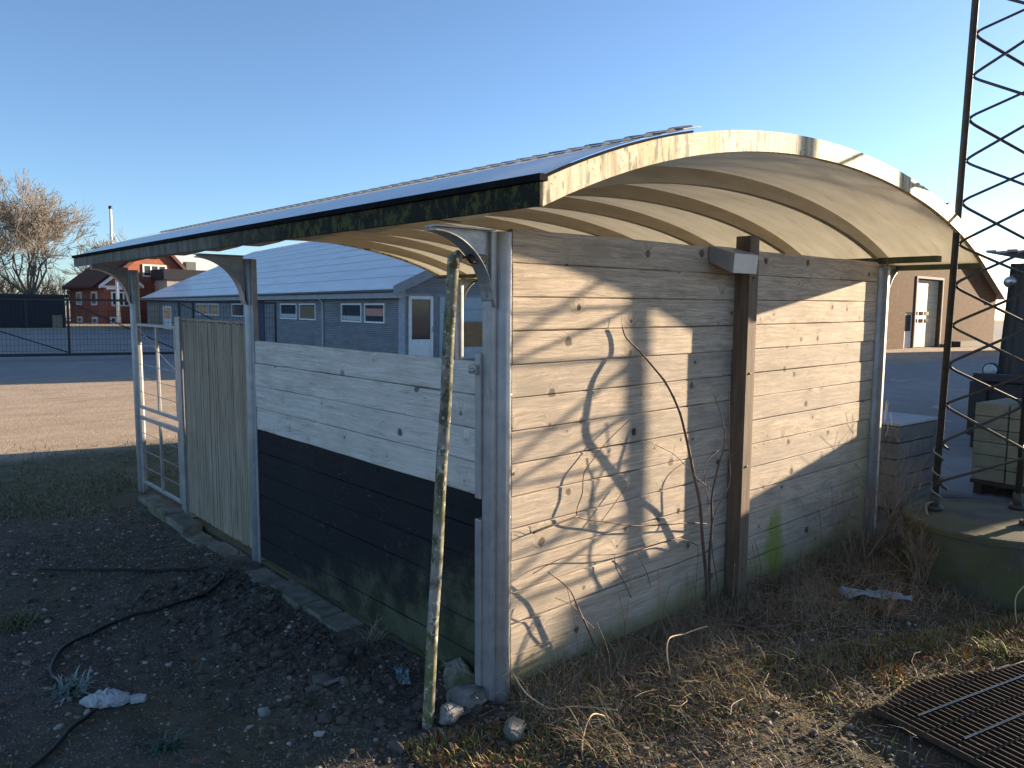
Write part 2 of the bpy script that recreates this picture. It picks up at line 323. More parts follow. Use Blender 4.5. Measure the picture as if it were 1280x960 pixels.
# ------------------------------------------------------------------ shelter
sh = empty('bike_shelter', (0, 0, 0), 'open timber and steel shelter with a curved roof and weathered board gable wall', 'shelter')
sh.rotation_euler = (R(.13), R(-.68), 0)
XS = [-.40, -.37, -.20, .18, .66, .99, 1.49, 1.94, 2.47, 3.11, 3.89, 4.47]; ZS = [2.372, 2.387, 2.465, 2.586, 2.705, 2.758, 2.805, 2.817, 2.792, 2.713, 2.540, 2.315]
pf = np.polyfit(XS, ZS, 5)
def zt(x): return float(np.polyval(pf, x))
def arc(x0, x1, dz, n=40): return [(x0 + (x1 - x0) * i / n, zt(x0 + (x1 - x0) * i / n) + dz) for i in range(n + 1)]
XL, XR, YN, YF = -.37, 4.46, -.66, 6.22
# boards with softened, slightly uneven edges
def boards(axis, u0, u1, zs, t0, t1, seed, face=-1):
    m = MB(); rnd = random.Random(seed)
    for a, b in zip(zs[:-1], zs[1:]):
        N = 34; off = rnd.uniform(-.003, .003); gp = .0015; r = .005
        prof = [(t0 + r, a + gp), (t0, a + gp + r), (t0, b - gp - r), (t0 + r, b - gp), (t1, b - .004), (t1, a - .010)]
        vs = []
        for i in range(N + 1):
            u = u0 + (u1 - u0) * i / N
            wv = noise.noise(Vector((u * 1.7, a * 9, seed))) * .003; bow = noise.noise(Vector((u * .8, a * 5, seed + 4))) * .004
            for k, (t, z) in enumerate(prof):
                tt = t + off + bow if k < 4 else t
                e = noise.noise(Vector((u * 3, a * 7 + k * .01, seed))) * .002
                vs.append((u, tt, z + wv + e) if axis == 0 else (tt, u, z + wv + e))
        n = 6; fs = []
        for i in range(N):
            for k in range(n): p = i * n + k; q = i * n + (k + 1) % n; fs.append((p, q, q + n, p + n))
        fs.append(tuple(range(n))); fs.append(tuple(range(N * n, N * n + n))[::-1])
        m.add(vs, fs)
    return m
gw = boards(0, .075, 4.06, [.035 + (.1632 - .0025) * i for i in range(15)], -.022, .022, 11)
gw.build('gable_wall', gable_m, sh)
zb = [.03, .175, .339, .503, .668, .832, .996]
boards(1, .06, 2.72, zb, -.022, .022, 21).build('black_boards', black_m, sh)
boards(1, .06, 2.72, [.996 + .1645 * i for i in range(5)], -.024, .022, 22).build('white_boards', white_m, sh)
# posts
def post(x, y, zt_, side, name='post', flip=1, lean=0):
    m = MB()
    pr = []
    for i in range(25):  # round tube with a flat web
        a = 2 * math.pi * i / 24; pr.append((math.cos(a) * .045, math.sin(a) * .045))
    m.tube([(x, y, -.15), (x, y, zt_)], .045, 20)
    return m
def near_post():
    m = MB(); x, y = -.005, -.012
    m.tube([(x + .02, y - .005, -.12), (x + .02, y - .005, 2.262)], .042, 24)
    m.box((x - .055, y - .012, -.1), (x - .018, y + .055, 2.26))
    m.box((x + .05, y + .012, .05), (x + .078, y + .06, 2.262))      # channel lip holding the gable boards
    m.box((x - .068, y + .05, 1.0), (x - .0, y + .095, 1.70)); m.box((x - .068, y + .05, .06), (x - .0, y + .095, .90))
    return m
near_post().build('post', galv, sh, bevel=.005)
for (x, y) in [(-.01, 2.77), (-.01, 5.61), (4.125, -.01), (4.12, 2.79), (4.12, 5.6)]:
    m = MB(); m.tube([(x, y, -.12), (x, y, 2.245)], .047, 20)
    sx = .02 if x < 2 else -.03
    m.box((x - .02, y - .075, -.1), (x + .02, y - .03, 2.24)); m.box((x - .02, y + .03, -.1), (x + .02, y + .075, 2.24))
    m.build('post', galv, sh, bevel=.004)
m = MB().box((-.045, 4.235, -.05), (.045, 4.345, 1.80)); m.box((-.05, 4.20, -.02), (.05, 4.38, .012)); m.box((-.085, 4.19, .0), (.085, 4.39, .010))
m.build('door_post', galv, sh, bevel=.006)
# curved brackets
def bracket(x, y, d, reach=.335, drop=.33, z=2.262):
    N = 14; m = MB(); x0 = x + d * .03; poly = [(x0, z), (x0 + d * reach, z), (x0 + d * reach, z - .012)]
    for i in range(1, N):
        a = math.pi / 2 * i / N; poly.append((x0 + d * (reach - math.sin(a) * (reach - .012)), z - .012 - (1 - math.cos(a)) * drop))
    poly.append((x0, z - .012 - drop))
    m.prism(poly, 1, y - .004, y + .004)
    fl = [(p[0], p[1]) for p in poly[2:]]
    top = fl; bot = [(p[0] - d * .001, p[1] - .006) for p in fl]
    m.strip(top, bot, y - .045, y + .045)
    m.box((min(x0, x0 + d * reach), y - .045, z - .0), (max(x0, x0 + d * reach), y + .045, z + .006))
    return m
for (x, y, d) in [(-.02, -.0, -1), (-.03, 2.77, -1), (-.03, 5.61, -1), (4.145, -.01, 1), (4.14, 2.79, 1), (4.14, 5.6, 1)]:
    bracket(x, y, d).build('bracket', galv_plain, sh)
# roof
MB().strip(arc(XL - .01, XR + .01, .0), arc(XL - .01, XR + .01, -.098), YN - .03, YN).build('front_fascia', fascia_m, sh)
MB().strip(arc(XL - .01, XR + .01, .0), arc(XL - .01, XR + .01, -.098), YF, YF + .03).build('rear_fascia', fascia_m, sh)
m = BX((XL - .030, YN - .031, 2.285), (XL - .011, YF + .031, 2.372)); m.build('eave_board', fascia_left, sh, bevel=.004)
m = BX((XL - .045, YN - .050, 2.373), (XL - .005, YF + .04, 2.398)); m.build('eave_felt', felt, sh)
m = BX((XR - .05, YN + .001, 2.225), (XR - .005, YF - .001, 2.30)); m.build('eave_board', fascia_moss, sh, bevel=.004)
m = BX((4.06, YN + .2, 2.272), (4.16, YF - .2, 2.318)); m.build('wall_plate', fascia_moss, sh)
for i in range(9):
    y = .0 + .7 * i
    m = MB().strip(arc(XL + .031, XR - .051, -.082), [(a, max(b, 2.292 if a < 2 else 2.24)) for a, b in arc(XL + .031, XR - .051, -.172)], y - .022, y + .022)
    m.build('rib', rib_m, sh)
def curved(x0, x1, dz, y0, y1, n=48):
    A = arc(x0, x1, dz, n); M = MB(); M.add([(a, y, b) for y in (y0, y1) for a, b in A], [(i, i + 1, n + 2 + i, n + 1 + i) for i in range(n)], 0, True); return M
curved(XL + .03, XR - .052, -.076, YN + .002, YF - .002).build('roof_panel', timber_ply, sh)
# corrugated sheet: ridges run over the arch, repeated along the length
def corrug(x0, x1, y0, y1, dz, amp, pitch, n=46):
    ys = []; y = y0
    prof = [(0, 0), (.30, 0), (.42, 1), (.62, 1), (.74, 0)]
    while y < y1:
        for a, h in prof:
            if y + a * pitch <= y1: ys.append((y + a * pitch, h * amp))
        y += pitch
    X = [x0 + (x1 - x0) * i / n for i in range(n + 1)]
    vs = [(x, yy, zt(x) + dz + h) for x in X for (yy, h) in ys]; k = len(ys); vs2 = [(p[0], p[1], p[2] - .003) for p in vs]
    fs = [(i * k + j, i * k + j + 1, (i + 1) * k + j + 1, (i + 1) * k + j) for i in range(n) for j in range(k - 1)]
    M = MB(); M.add(vs + vs2, fs + [tuple(a + len(vs) for a in f)[::-1] for f in fs])
    o = len(vs)
    edge = [(j, j + 1, o + j + 1, o + j) for j in range(k - 1)] + [(n * k + j, o + n * k + j, o + n * k + j + 1, n * k + j + 1) for j in range(k - 1)]
    edge += [(i * k, o + i * k, o + (i + 1) * k, (i + 1) * k) for i in range(n)] + [(i * k + k - 1, (i + 1) * k + k - 1, o + (i + 1) * k + k - 1, o + i * k + k - 1) for i in range(n)]
    M.add([], []); M.f.extend(edge); M.m.extend([0] * len(edge)); M.sm.extend([False] * len(edge))
    return M
curved(XL - .035, .18, .016, YN - .036, YF + .03).build('roof_sheet', sheet_m, sh)
curved(.14, .50, .026, YN - .036, YF + .03).build('roof_sheet', sheet_m, sh)
corrug(.44, .57, YN - .04, YF + .03, .024, .014, .1235, 8).build('ridge_sheet', mat('ridge_sheet_grey', (.20, .21, .23), (.14, .15, .17), 6, rough=.6), sh, fix=False)
MB().strip(arc(XL - .03, .52, .011), arc(XL - .03, .52, .001), YN - .037, YN - .020).build('eave_felt', felt, sh)
curved(.58, XR - .01, -.03, YN + .01, YF).build('roof_sheet', opal_m, sh)
# battened screen
sp = MB(); rnd = random.Random(5); y = 2.86; k = 0
while y < 4.215:
    wd = rnd.uniform(.021, .027); t = rnd.uniform(-.003, .003)
    sp.box((-.020 + t, y, .055 + rnd.uniform(-.012, .006)), (-.002 + t, y + wd, 1.765 + rnd.uniform(-.01, .006))); y += wd + .0035; k += 1
sp.box((.0, 2.84, .3), (.03, 4.23, .37)); sp.box((.0, 2.84, 1.35), (.03, 4.23, 1.42)); sp.box((-.024, 2.84, 1.772), (.02, 4.23, 1.79))
sp.build('batten_screen', slat_m, sh)
# galvanised two-leaf frame in the last bay
fr = MB().box((-.03, 4.40, .085), (-.0, 5.53, .11)).box((-.03, 4.40, .745), (-.0, 5.53, .785)).box((-.03, 4.40, .11), (0, 4.43, .745)).box((-.03, 5.50, .11), (0, 5.53, .745))
fr.box((-.03, 4.40, .855), (-.0, 5.53, .89)).box((-.03, 4.40, 1.69), (-.0, 5.53, 1.715)).box((-.03, 4.40, .89), (0, 4.43, 1.69)).box((-.03, 5.50, .89), (0, 5.53, 1.69))
fr.box((-.028, 4.93, .11), (-.004, 4.96, .745)).box((-.028, 4.93, .89), (-.004, 4.96, 1.69))
fr = fr.build('rail_frame', galv, sh, bevel=.003)
wm = MB()
for z in (.25, .42, .60, 1.02, 1.16, 1.30, 1.50): wm.tube([(-.015, 4.43, z), (-.015, 5.5, z + .006)], .0035, 5)
wm.tube([(-.015, 4.43, 1.30), (-.015, 4.93, 1.46)], .004, 5); wm.tube([(-.015, 5.5, 1.66), (-.015, 4.96, 1.48)], .004, 5)
wm.build('wire', galv, fr)
# timber post on the gable with its lamp housing
wp = BX((1.955, -.128, -.1), (2.06, -.024, 2.36)).build('timber_post', post_wood, sh, bevel=.004)
hs = MB(); hs.prism([(-.205, 2.235), (-.195, 2.118), (-.026, 2.19), (-.026, 2.29)], 0, 1.66, 1.925); hs.build('lamp_housing', cap_m, wp, bevel=.004)
# small fixings
for z in (.22, .9, 1.5, 2.1):
    MB().tube([(.066, -.02, z), (.066, .002, z)], .008, 8).build('bolt', galv_plain, sh)
    bt = MB(); bt.tube([(2.0, -.134, z), (2.0, -.12, z)], .007, 8); bt.build('bolt', iron, wp)
bt = MB(); bt.tube([(-.075, .07, 1.62), (-.11, .07, 1.62)], .012, 8); bt.box((-.095, .05, 1.60), (-.06, .10, 1.645))
bt.build('latch', galv_plain, sh)

# leaning pipe with an elbow against the bracket
pp = MB(); b0 = Vector((-.415, .01, -.1)); t0 = Vector((-.282, .0, 2.12))
pts = [b0 + (t0 - b0) * i / 20 for i in range(21)]
pp.tube([(p.x + .002 * math.sin(i), p.y, p.z) for i, p in enumerate(pts)], .0265, 16)
pipe = pp.build('steel_pipe', pipe_m); tag(pipe, 'moss and lichen covered steel pipe standing upright in front of the near corner post', 'pipe')
MB().tube([(-.284, 0, 2.085), (-.28, 0, 2.125), (-.255, 0, 2.14), (-.18, 0, 2.135), (-.105, 0, 2.132)], [.028, .029, .027, .024, .024], 16).build('elbow', pipe_m, pipe)
# ------------------------------------------------------------------ mast and its footing
fc = MB(); N = 64; cx, cy = 3.86, -1.03
def ring(r, z): return [(cx + r * math.cos(2 * math.pi * i / N), cy + r * math.sin(2 * math.pi * i / N), z) for i in range(N)]
prof = [(.585, -.2), (.585, .395), (.60, .40), (.60, .43), (.59, .445), (.55, .448), (.53, .44), (.30, .452), (.001, .455)]
vs = []; fs = []
for r, z in prof: vs += ring(r, z)
for k in range(len(prof) - 1):
    for i in range(N): a = k * N + i; b = k * N + (i + 1) % N; fs.append((a, b, b + N, a + N))
fc.add(vs, fs, 0, False)
tag(fc.build('concrete_footing', conc_moss), 'round mossy concrete ring under the lattice mast', 'footing')
mast = empty('lattice_mast', (4.02, -1.0, .45), 'tall dark three-legged lattice mast of steel rods', 'mast')
LG = [Vector((-.24, .35, 0)), Vector((-.20, -.25, 0)), Vector((.30, -.05, 0))]
def legp(i, h): return LG[i] * (1 - .028 * h) + Vector((0.004 * h, 0, h))
for i in range(3):
    m = MB(); m.tube([legp(i, 0), legp(i, 12)], .024, 12); m.tube([legp(i, 0), legp(i, .03)], .06, 12); m.tube([legp(i, .0), legp(i, .12)], .034, 10)
    m.build('leg', iron, mast)
for (a, b, off, inn) in [(0, 1, 0, 0), (0, 2, .295, 0), (1, 2, 0, .295)]:
    pts = []; h = .205 + off; s = 0
    while h < 11.5:
        i = a if s == 0 else b
        q = legp(i, h); o_ = legp(b if s == 0 else a, h); dd = (o_ - q).normalized()
        pts += [q + dd * .075 + Vector((0, 0, -.040)), q + dd * .045 + Vector((0, 0, -.022)), q + dd * .030 + Vector((0, 0, -.008)), q + dd * .030 + Vector((0, 0, .008)), q + dd * .045 + Vector((0, 0, .022)), q + dd * .075 + Vector((0, 0, .040))]
        h += .295; s = 1 - s
    MB().tube(pts, .0105, 6).build('bracing', iron, mast)
cb = MB(); rope = mat('pale_rope', (.24, .23, .20), (.22, .21, .18), 30)
pts = []
for i in range(70):
    t = i / 69; a = t * 9 * 2; r = .026 + .012 * math.sin(t * 9) ** 2
    pts.append((3.79 + r * math.cos(a), -.655 + r * math.sin(a), .95 - t * .42))
pts += [(3.70, -.62, .50), (3.60, -.66, .462), (3.52, -.70, .46)]
cb.tube(pts, .007, 6); tag(cb.build('rope', rope), 'pale frayed rope wound round the left leg of the mast', 'rope')

# ------------------------------------------------------------------ kerb slabs, stones
rnd = random.Random(3)
def slab(x0, y0, x1, y1, h, seed):
    m = MB().box((x0, y0, -.12), (x1, y1, h)); o = m.build('kerb_stone', stone_m, bevel=.012)
    o.rotation_euler = (rnd.uniform(-.02, .02), rnd.uniform(-.03, .01), rnd.uniform(-.01, .01)); return o
y = .95; i = 0
while y < 5.2:
    L = .245 if y < 2.7 else .46
    o = slab(-.205 + rnd.uniform(-.014, .014), y + .003, -.03, y + L - .003, .014 + rnd.uniform(-.008, .006), i)
    o.location.z = -.022 if L < .3 else -.032
    tag(o, 'short mossy kerb block in the row below the black boards' if y < 2.65 else 'long mossy kerb slab in the row below the batten screen and rail frame', 'kerb stone', 'short kerb blocks' if y < 2.65 else 'long kerb slabs'); y += L; i += 1
def rock(loc, s, seed, mt, name='stone', flat=.6, rz=0, sub=2):
    import bmesh
    rr = random.Random(seed * 13 + 5); bm = bmesh.new()
    for i in range(22):
        v = Vector((rr.gauss(0, 1), rr.gauss(0, 1), rr.gauss(0, 1))).normalized() * rr.uniform(.82, 1.05)
        bm.verts.new((v.x * s[0], v.y * s[1], v.z * s[2]))
    h = bmesh.ops.convex_hull(bm, input=bm.verts)
    bmesh.ops.delete(bm, geom=[g for g in h['geom_interior'] if isinstance(g, bmesh.types.BMVert)], context='VERTS')
    bmesh.ops.bevel(bm, geom=list(bm.edges), offset=min(s) * .10, segments=2, affect='EDGES')
    bmesh.ops.triangulate(bm, faces=bm.faces); bmesh.ops.subdivide_edges(bm, edges=list(bm.edges), cuts=1, use_grid_fill=True)
    for v in bm.verts: v.co += Vector((noise.noise(v.co * 35), noise.noise(v.co * 35 + Vector((9, 0, 0))), noise.noise(v.co * 35 + Vector((0, 9, 0))))) * min(s) * .10
    me = bpy.data.meshes.new(name); bm.to_mesh(me); bm.free(); me.materials.append(mt)
    o = bpy.data.objects.new(name, me); col.objects.link(o); o.location = loc; o.rotation_euler = (rnd.uniform(-.2, .2), rnd.uniform(-.2, .2), rz); return o
pale = mat('pale_stone', (.27, .265, .26), (.17, .165, .16), 12, rough=.85, bump=.3)
for (x, y, s, z, mt, lab) in [(-.06, .20, (.12, .11, .11), .05, stone_m, 'mossy green block of stone against the black boards by the corner post'),
                              (-.13, .08, (.14, .12, .09), .03, stone_b, 'broad brown stone at the foot of the corner post'),
                              (-.30, -.02, (.10, .065, .055), .045, pale, 'pale flat stone leaning beside the foot of the mossy pipe'),
                              (-.12, -.27, (.10, .07, .05), .02, stone_b, 'squarish brown stone on the soil in front of the corner post'),
                              (-.92, .62, (.045, .035, .03), .012, pale, 'small bluish stone alone on the dark gravel left of the pipe')]:
    tag(rock((x, y, z + gz(x, y)), s, int(abs(x) * 100) + 2, mt, rz=x * 20), lab, 'stone')

# ------------------------------------------------------------------ hose, bag, litter
hose_m = mat('black_hose', (.010, .010, .011), (.016, .015, .014), 9, rough=.5, bump=.1)
def smooth_path(P, n=8):
    out = []; P = [Vector(p) for p in P]
    for i in range(len(P) - 1):
        p0, p1, p2, p3 = P[max(i - 1, 0)], P[i], P[i + 1], P[min(i + 2, len(P) - 1)]
        for k in range(n):
            t = k / n
            out.append(.5 * ((2 * p1) + (-p0 + p2) * t + (2 * p0 - 5 * p1 + 4 * p2 - p3) * t * t + (-p0 + 3 * p1 - 3 * p2 + p3) * t ** 3))
    out.append(P[-1]); return out
def lay(P, r, lift=.008): return [(p.x, p.y, gz(p.x, p.y) + r + lift + p.z) for p in smooth_path([(a[0], a[1], a[2] if len(a) > 2 else 0) for a in P])]
o = MB().tube(lay([(-1.33, 3.54), (-1.1, 3.30), (-.8, 3.02), (-.5, 2.80), (-.40, 2.72, .03), (-.36, 2.55, .01), (-.45, 2.40), (-.61, 2.26), (-.85, 2.20), (-1.14, 2.18), (-1.33, 2.08), (-1.48, 1.96), (-1.58, 1.76), (-1.60, 1.58), (-1.55, 1.40)], .010), .010, 8).build('hose', hose_m)
tag(o, 'long black hose looping over the dark ground left of the shelter', 'hose')
o = MB().tube(lay([(-1.53, 1.10, .0), (-1.62, 1.02), (-1.73, .90), (-1.85, .78), (-2.0, .66), (-2.2, .5)], .010), .010, 8).build('hose', hose_m)
tag(o, 'short black hose end running out past the white bag', 'hose')
bag_m = mat('crumpled_white_plastic', (.46, .47, .47), (.32, .33, .34), 18, rough=.45, bump=.6, bs=30, bd=.01, layers=[((.20, .25, .32), 30, .60, .66, (1, 1, 1), .5)])
bm_ = MB(); n_ = 30; k_ = 22; vs = []
for i in range(n_ + 1):
    t = i / n_; x = (t - .5) * .30; w_ = .058 * math.sin(math.pi * min(1, t * 1.15 + .02)) ** .7 if t < .8 else .030 * (1 - (t - .8) * 1.2); 
    if abs(t - .76) < .03: w_ *= .7
    for j in range(k_):
        a = 2 * math.pi * j / k_; cr_ = 1 + .28 * (abs(noise.noise(Vector((x * 30, math.cos(a) * 1.5, math.sin(a) * 1.5)))) * 2 - .5) + .18 * noise.noise(Vector((x * 80, a * 3, 2)))
        vs.append((x, math.cos(a) * w_ * cr_, max(-.012, math.sin(a) * w_ * .75 * cr_) + .012))
bm_.add(vs, [(i * k_ + j, i * k_ + (j + 1) % k_, (i + 1) * k_ + (j + 1) % k_, (i + 1) * k_ + j) for i in range(n_) for j in range(k_)] + [tuple(range(k_)), tuple(range(n_ * k_, n_ * k_ + k_))[::-1]])
bag = bm_.build('plastic_bag', bag_m); bag.location = (-1.44, 1.15, gz(-1.46, 1.15) + .012); bag.rotation_euler.z = -.60
tag(bag, 'crumpled white plastic bag lying on the gravel beside the hose', 'bag')
pla = MB()
def crumple(cx_, cy_, w_, h_, seed, lift=.02):
    m = MB(); n = 14; vs = []; c_, s_ = math.cos(seed), math.sin(seed)
    for i in range(n + 1):
        for j in range(n + 1):
            a = (i / n - .5) * w_; b = (j / n - .5) * h_; x = cx_ + a * c_ - b * s_ + noise.noise(Vector((i * .5, j * .5, seed))) * .02; y = cy_ + a * s_ + b * c_ + noise.noise(Vector((i * .5, j * .5, seed + 9))) * .02
            vs.append((x, y, gz(x, y) + lift + abs(noise.noise(Vector((i * .45, j * .45, seed * 3)))) * .05))
    fs = [(i * (n + 1) + j, i * (n + 1) + j + 1, (i + 1) * (n + 1) + j + 1, (i + 1) * (n + 1) + j) for i in range(n) for j in range(n)]
    m.add(vs, fs, 0, False); return m
blue_pl = mat('faded_blue_film', (.10, .17, .18), (.22, .27, .27), 20, rough=.5, bump=.3)
tag(crumple(-.27, .42, .17, .06, 1.1).build('plastic_film', blue_pl, fix=False), 'scrap of faded blue-green plastic film below the black boards', 'litter')
tag(crumple(2.62, -.72, .42, .10, 5.6, .03).build('plastic_film', mat('dirty_clear_film', (.30, .31, .32), (.20, .20, .20), 15, rough=.35, bump=.3), fix=False), 'torn strip of dirty clear plastic in the dry weeds before the footing', 'litter')
tag(BX((-.80, .36, 0), (-.70, .375, .012)).build('metal_strip', galv_plain, loc=(.18, .22, gz(-.5, .6) + .01)), 'small shiny metal strip on the soil left of the mossy pipe', 'litter')

# ------------------------------------------------------------------ steel grating, lower right
gr_m = mat('rusty_grating_steel', (.09, .07, .055), (.05, .04, .032), 20, rough=.5, metal=.5, bump=.2)
gt = empty('steel_grating', (1.31, -1.49, .03), 'rusty steel grating lying on the ground at the lower right corner', 'grating', rz=math.atan2(.30, .0) )
gt.rotation_euler = (0, 0, 0)
A = Vector((1.0, -.12, 0)).normalized(); 
m = MB()
Wd = 1.5; Ln = 2.2
dx = Vector((.972, -.235, 0)); dy = Vector((-.30, .954, 0)).normalized(); dyn = Vector((.235, .972, 0))
def gp(u, v, z): p = dx * u + dyn * v; return Vector((p.x, p.y, z))
fr = MB()
for v in (0, -.215): fr.tube([gp(-.02, v, .037), gp(Ln, v, .037)], .0055, 6)
fr.build('edge_bar', mat('worn_bright_steel', (.55, .52, .48), (.40, .36, .32), 12, rough=.3, metal=.9), gt)
bars = MB(); u = -.12
while u < Ln:
    a, b = gp(u, -1.2, 0), gp(u, .17 + .06 * math.sin(u * 5), 0); e = dx * .003
    bars.add([a - e, a + e, b + e, b - e, *[p + Vector((0, 0, .03)) for p in (a - e, a + e, b + e, b - e)]], [(0,3,2,1),(4,5,6,7),(0,1,5,4),(1,2,6,5),(2,3,7,6),(3,0,4,7)])
    u += .042
for v in (-1.1, -.85, -.6, -.45, -.32, -.10, .10): bars.tube([gp(-.12, v, .031), gp(Ln, v, .031)], .0045, 5)
bars.build('grating_bars', gr_m, gt)
q = [gp(-.12, -1.2, -.012), gp(Ln, -1.2, -.012), gp(Ln, .17, -.012), gp(-.12, .17, -.012)]; tb = MB(); tb.add(q + [v - Vector((0, 0, .006)) for v in q], [(0, 1, 2, 3), (7, 6, 5, 4), (0, 4, 5, 1), (1, 5, 6, 2), (2, 6, 7, 3), (3, 7, 4, 0)]); tb.build('shade_sheet', mat('gap_shade_black', (.015, .013, .012), None, 5), gt)  # black sheet standing in for the shade under the bars

# ------------------------------------------------------------------ background: right side
blk_side = mat('grey_block_side', (.17, .165, .155), (.12, .118, .11), 5, rough=.9, bump=.3, layers=[((.08, .078, .07), 3, .5, .7, (1, 1, 4), .5)])
blk_top = mat('pale_block_top', (.42, .43, .42), (.33, .34, .33), 8, rough=.85, bump=.2)
bb = empty('block_stack', (5.30, .22, 0), 'grey stack of concrete slabs behind the right shelter post', 'stack')
m = MB()
for i in range(5):
    m.box((.0 + rnd.uniform(0, .015), rnd.uniform(0, .015), .01 + i * .165), (.86 + rnd.uniform(-.01, .01), .62, .01 + i * .165 + .155))
m.build('slab_layer', blk_side, bb, bevel=.01)
BX((-.006, -.006, .835), (.87, .63, .862)).build('top_slab', blk_top, bb, bevel=.006)
bb.rotation_euler.z = R(-3)
tan_m = mat('yellowish_block', (.30, .26, .17), (.22, .19, .125), 5, rough=.9, bump=.3, layers=[((.12, .10, .06), 4, .5, .7, (1, 1, 5), .5)])
ts = empty('block_stack', (6.75, .02, 0), 'yellowish stack of lightweight blocks on a dark wooden pallet behind the mast', 'stack')
ts.rotation_euler.z = R(-4)
for i in range(6):
    m = MB()
    for j in range(4):
        for k in range(2): m.box((.46 * k + .002, -.33 * j - .32, .165 + i * .138), (.46 * k + .455, -.33 * j - .004, .165 + i * .138 + .132))
    m.build('block_course', tan_m, ts, bevel=.006)
m = MB()
for j in range(4): m.box((.05, -.1 - .38 * j, .0), (.85, -.02 - .38 * j, .12))
m.box((.0, -1.32, .121), (.92, 0, .162)); m.build('pallet', mat('dark_pallet_wood', (.07, .045, .03), (.04, .028, .02), 8), ts)
cr = MB()
N = 22
vs = []; 
for i in range(N): z = i * .02; cr.box((0, -1.0, z), (.5 + (.01 if i % 2 else 0), (.01 if i % 2 else 0), z + .02))
o = cr.build('corrugated_crate', mat('grey_corrugated_plastic', (.26, .27, .29), (.20, .21, .23), 5, rough=.6)); o.location = (6.80, -.47, 1.0); o.rotation_euler.z = R(-4)
tag(o, 'grey ribbed crate standing on top of the yellowish block stack', 'crate')
# dark trailer and the tarp-hung shed behind it
dk = mat('dark_machine_paint', (.030, .032, .036), (.02, .02, .022), 5, rough=.5, layers=[((.07, .06, .05), 5, .55, .7, (1, 1, 1), .5)])
glass_d = mat('dark_glass', (.03, .035, .045), (.025, .03, .035), 3, rough=.08, bump=0, spec=.6)
tr = empty('flatbed_trailer', (9.9, 1.02, 0), 'low dark trailer bed with a round lamp in front of the tarpaulin shed', 'trailer')
m = MB().box((0, -2.6, .62), (2.6, .0, .98)); m.box((-.05, -2.6, .98), (.05, 0, 1.10)); m.box((.1, -.12, .0), (.3, .02, .62)); m.box((-.06, -.2, .2), (.0, .03, .98)); m.build('bed', dk, tr, bevel=.02)
m = MB()
for yy in (-1.2,):
    m.tube([(1.2, yy - .15, .36), (1.2, yy + .15, .36)], .36, 24)
m.build('wheel', mat('tyre_rubber', (.02, .02, .02), None, 5), tr)
m = MB().tube([(.32, -.13, 1.14), (.20, -.15, 1.14)], .10, 20); m.tube([(.3, -.13, .98), (.3, -.13, 1.1)], .03, 8); lamp = m.build('lamp', dk, tr)
MB().tube([(.205, -.149, 1.14), (.192, -.151, 1.14)], .085, 20).build('lens', mat('lamp_lens', (.6, .62, .6), (.4, .42, .42), 20, rough=.15), lamp)
sd_ = empty('tarpaulin_shed', (13.4, 1.62, 0), 'dark shed hung with tarpaulins under a pale ribbed lean-to roof', 'shed')
m = MB(); N = 60; vs = []
for i in range(N + 1):
    t = i / N; x = .0 + .07 * math.sin(t * 34) + .04 * math.sin(t * 71); vs += [(x - .10, -3.4 * t + .1, .0), (x + .0, -3.4 * t * .96, 2.85), (x + 2.5, -3.4 * t, 2.85)]
fs = []
for i in range(N): a = 3 * i; fs += [(a, a + 3, a + 4, a + 1)]
m.add(vs, fs, 0, True); m.box((.25, -3.3, 0), (2.8, -.02, 2.82))
m.build('tarpaulin', mat('dark_tarpaulin', (.045, .038, .032), (.024, .021, .018), 2, st=(1, 4, .5), rough=.5, bump=.3, bs=6, bd=.03), sd_)
m = MB().prism([(-.5, -.2), (.5, 0), (.5, .3), (-.5, .1)], 2, 0, .03)
rf = MB()
for i in range(24):
    y = -3.6 + i * .16; rf.box((-.55, y, 3.0 + (.02 if i % 2 else 0)), (2.8, y + .16, 3.04 + (.02 if i % 2 else 0)))
rf.build('roof', mat('weathered_roof_sheet', (.30, .29, .30), (.22, .21, .22), 6, rough=.6), sd_)
BX((-.13, -1.30, .9), (-.11, -.95, 2.3)).build('blue_sheet', mat('blue_sheet', (.10, .17, .28), (.07, .12, .22), 8), sd_)
BX((-.14, -3.02, .3), (-.06, -2.94, 3.0)).build('pole', mat('pale_pole', (.4, .4, .4), None, 6), sd_)
m = MB().tube([(-.35, -.12, 2.55), (-.55, -.16, 2.50)], [.06, .10], 16); m.tube([(.0, -.12, 2.7), (-.4, -.12, 2.58)], .02, 6); m.build('floodlight', mat('aluminium_lamp', (.55, .54, .50), None, 8, rough=.25, metal=.8), sd_)

# brown brick workshop, far right
def brick(name, c1, c2, mortar, sx=1.0, axisx=(1, 0)):
    n = NT(name); x, y, z = n.xyz(n.co)
    u = n.math('ADD', x, y)
    bt_ = n.N('ShaderNodeTexBrick'); n.L(n.comb(u, z, 0), bt_.inputs['Vector']); bt_.inputs['Scale'].default_value = 1
    bt_.inputs['Brick Width'].default_value = .24; bt_.inputs['Row Height'].default_value = .075; bt_.inputs['Mortar Size'].default_value = .008
    bt_.inputs['Color1'].default_value = c1 + (1,); bt_.inputs['Color2'].default_value = c2 + (1,); bt_.inputs['Mortar'].default_value = mortar + (1,)
    c = n.mix(n.math('MULTIPLY', n.ss(n.noise(n.scale(n.co, (1, 1, 3)), 1.2, 6, .7), .42, .62), .5), bt_.outputs[0], tuple(v * .55 for v in c1))
    c = n.mix(n.math('MULTIPLY', n.ss(n.noise(n.scale(n.co, (1, 1, .2)), 2.5, 5, .7), .55, .7), .4), c, tuple(min(1, v * 1.5) for v in c1))
    return n.fin(c, .9, 0, .2)
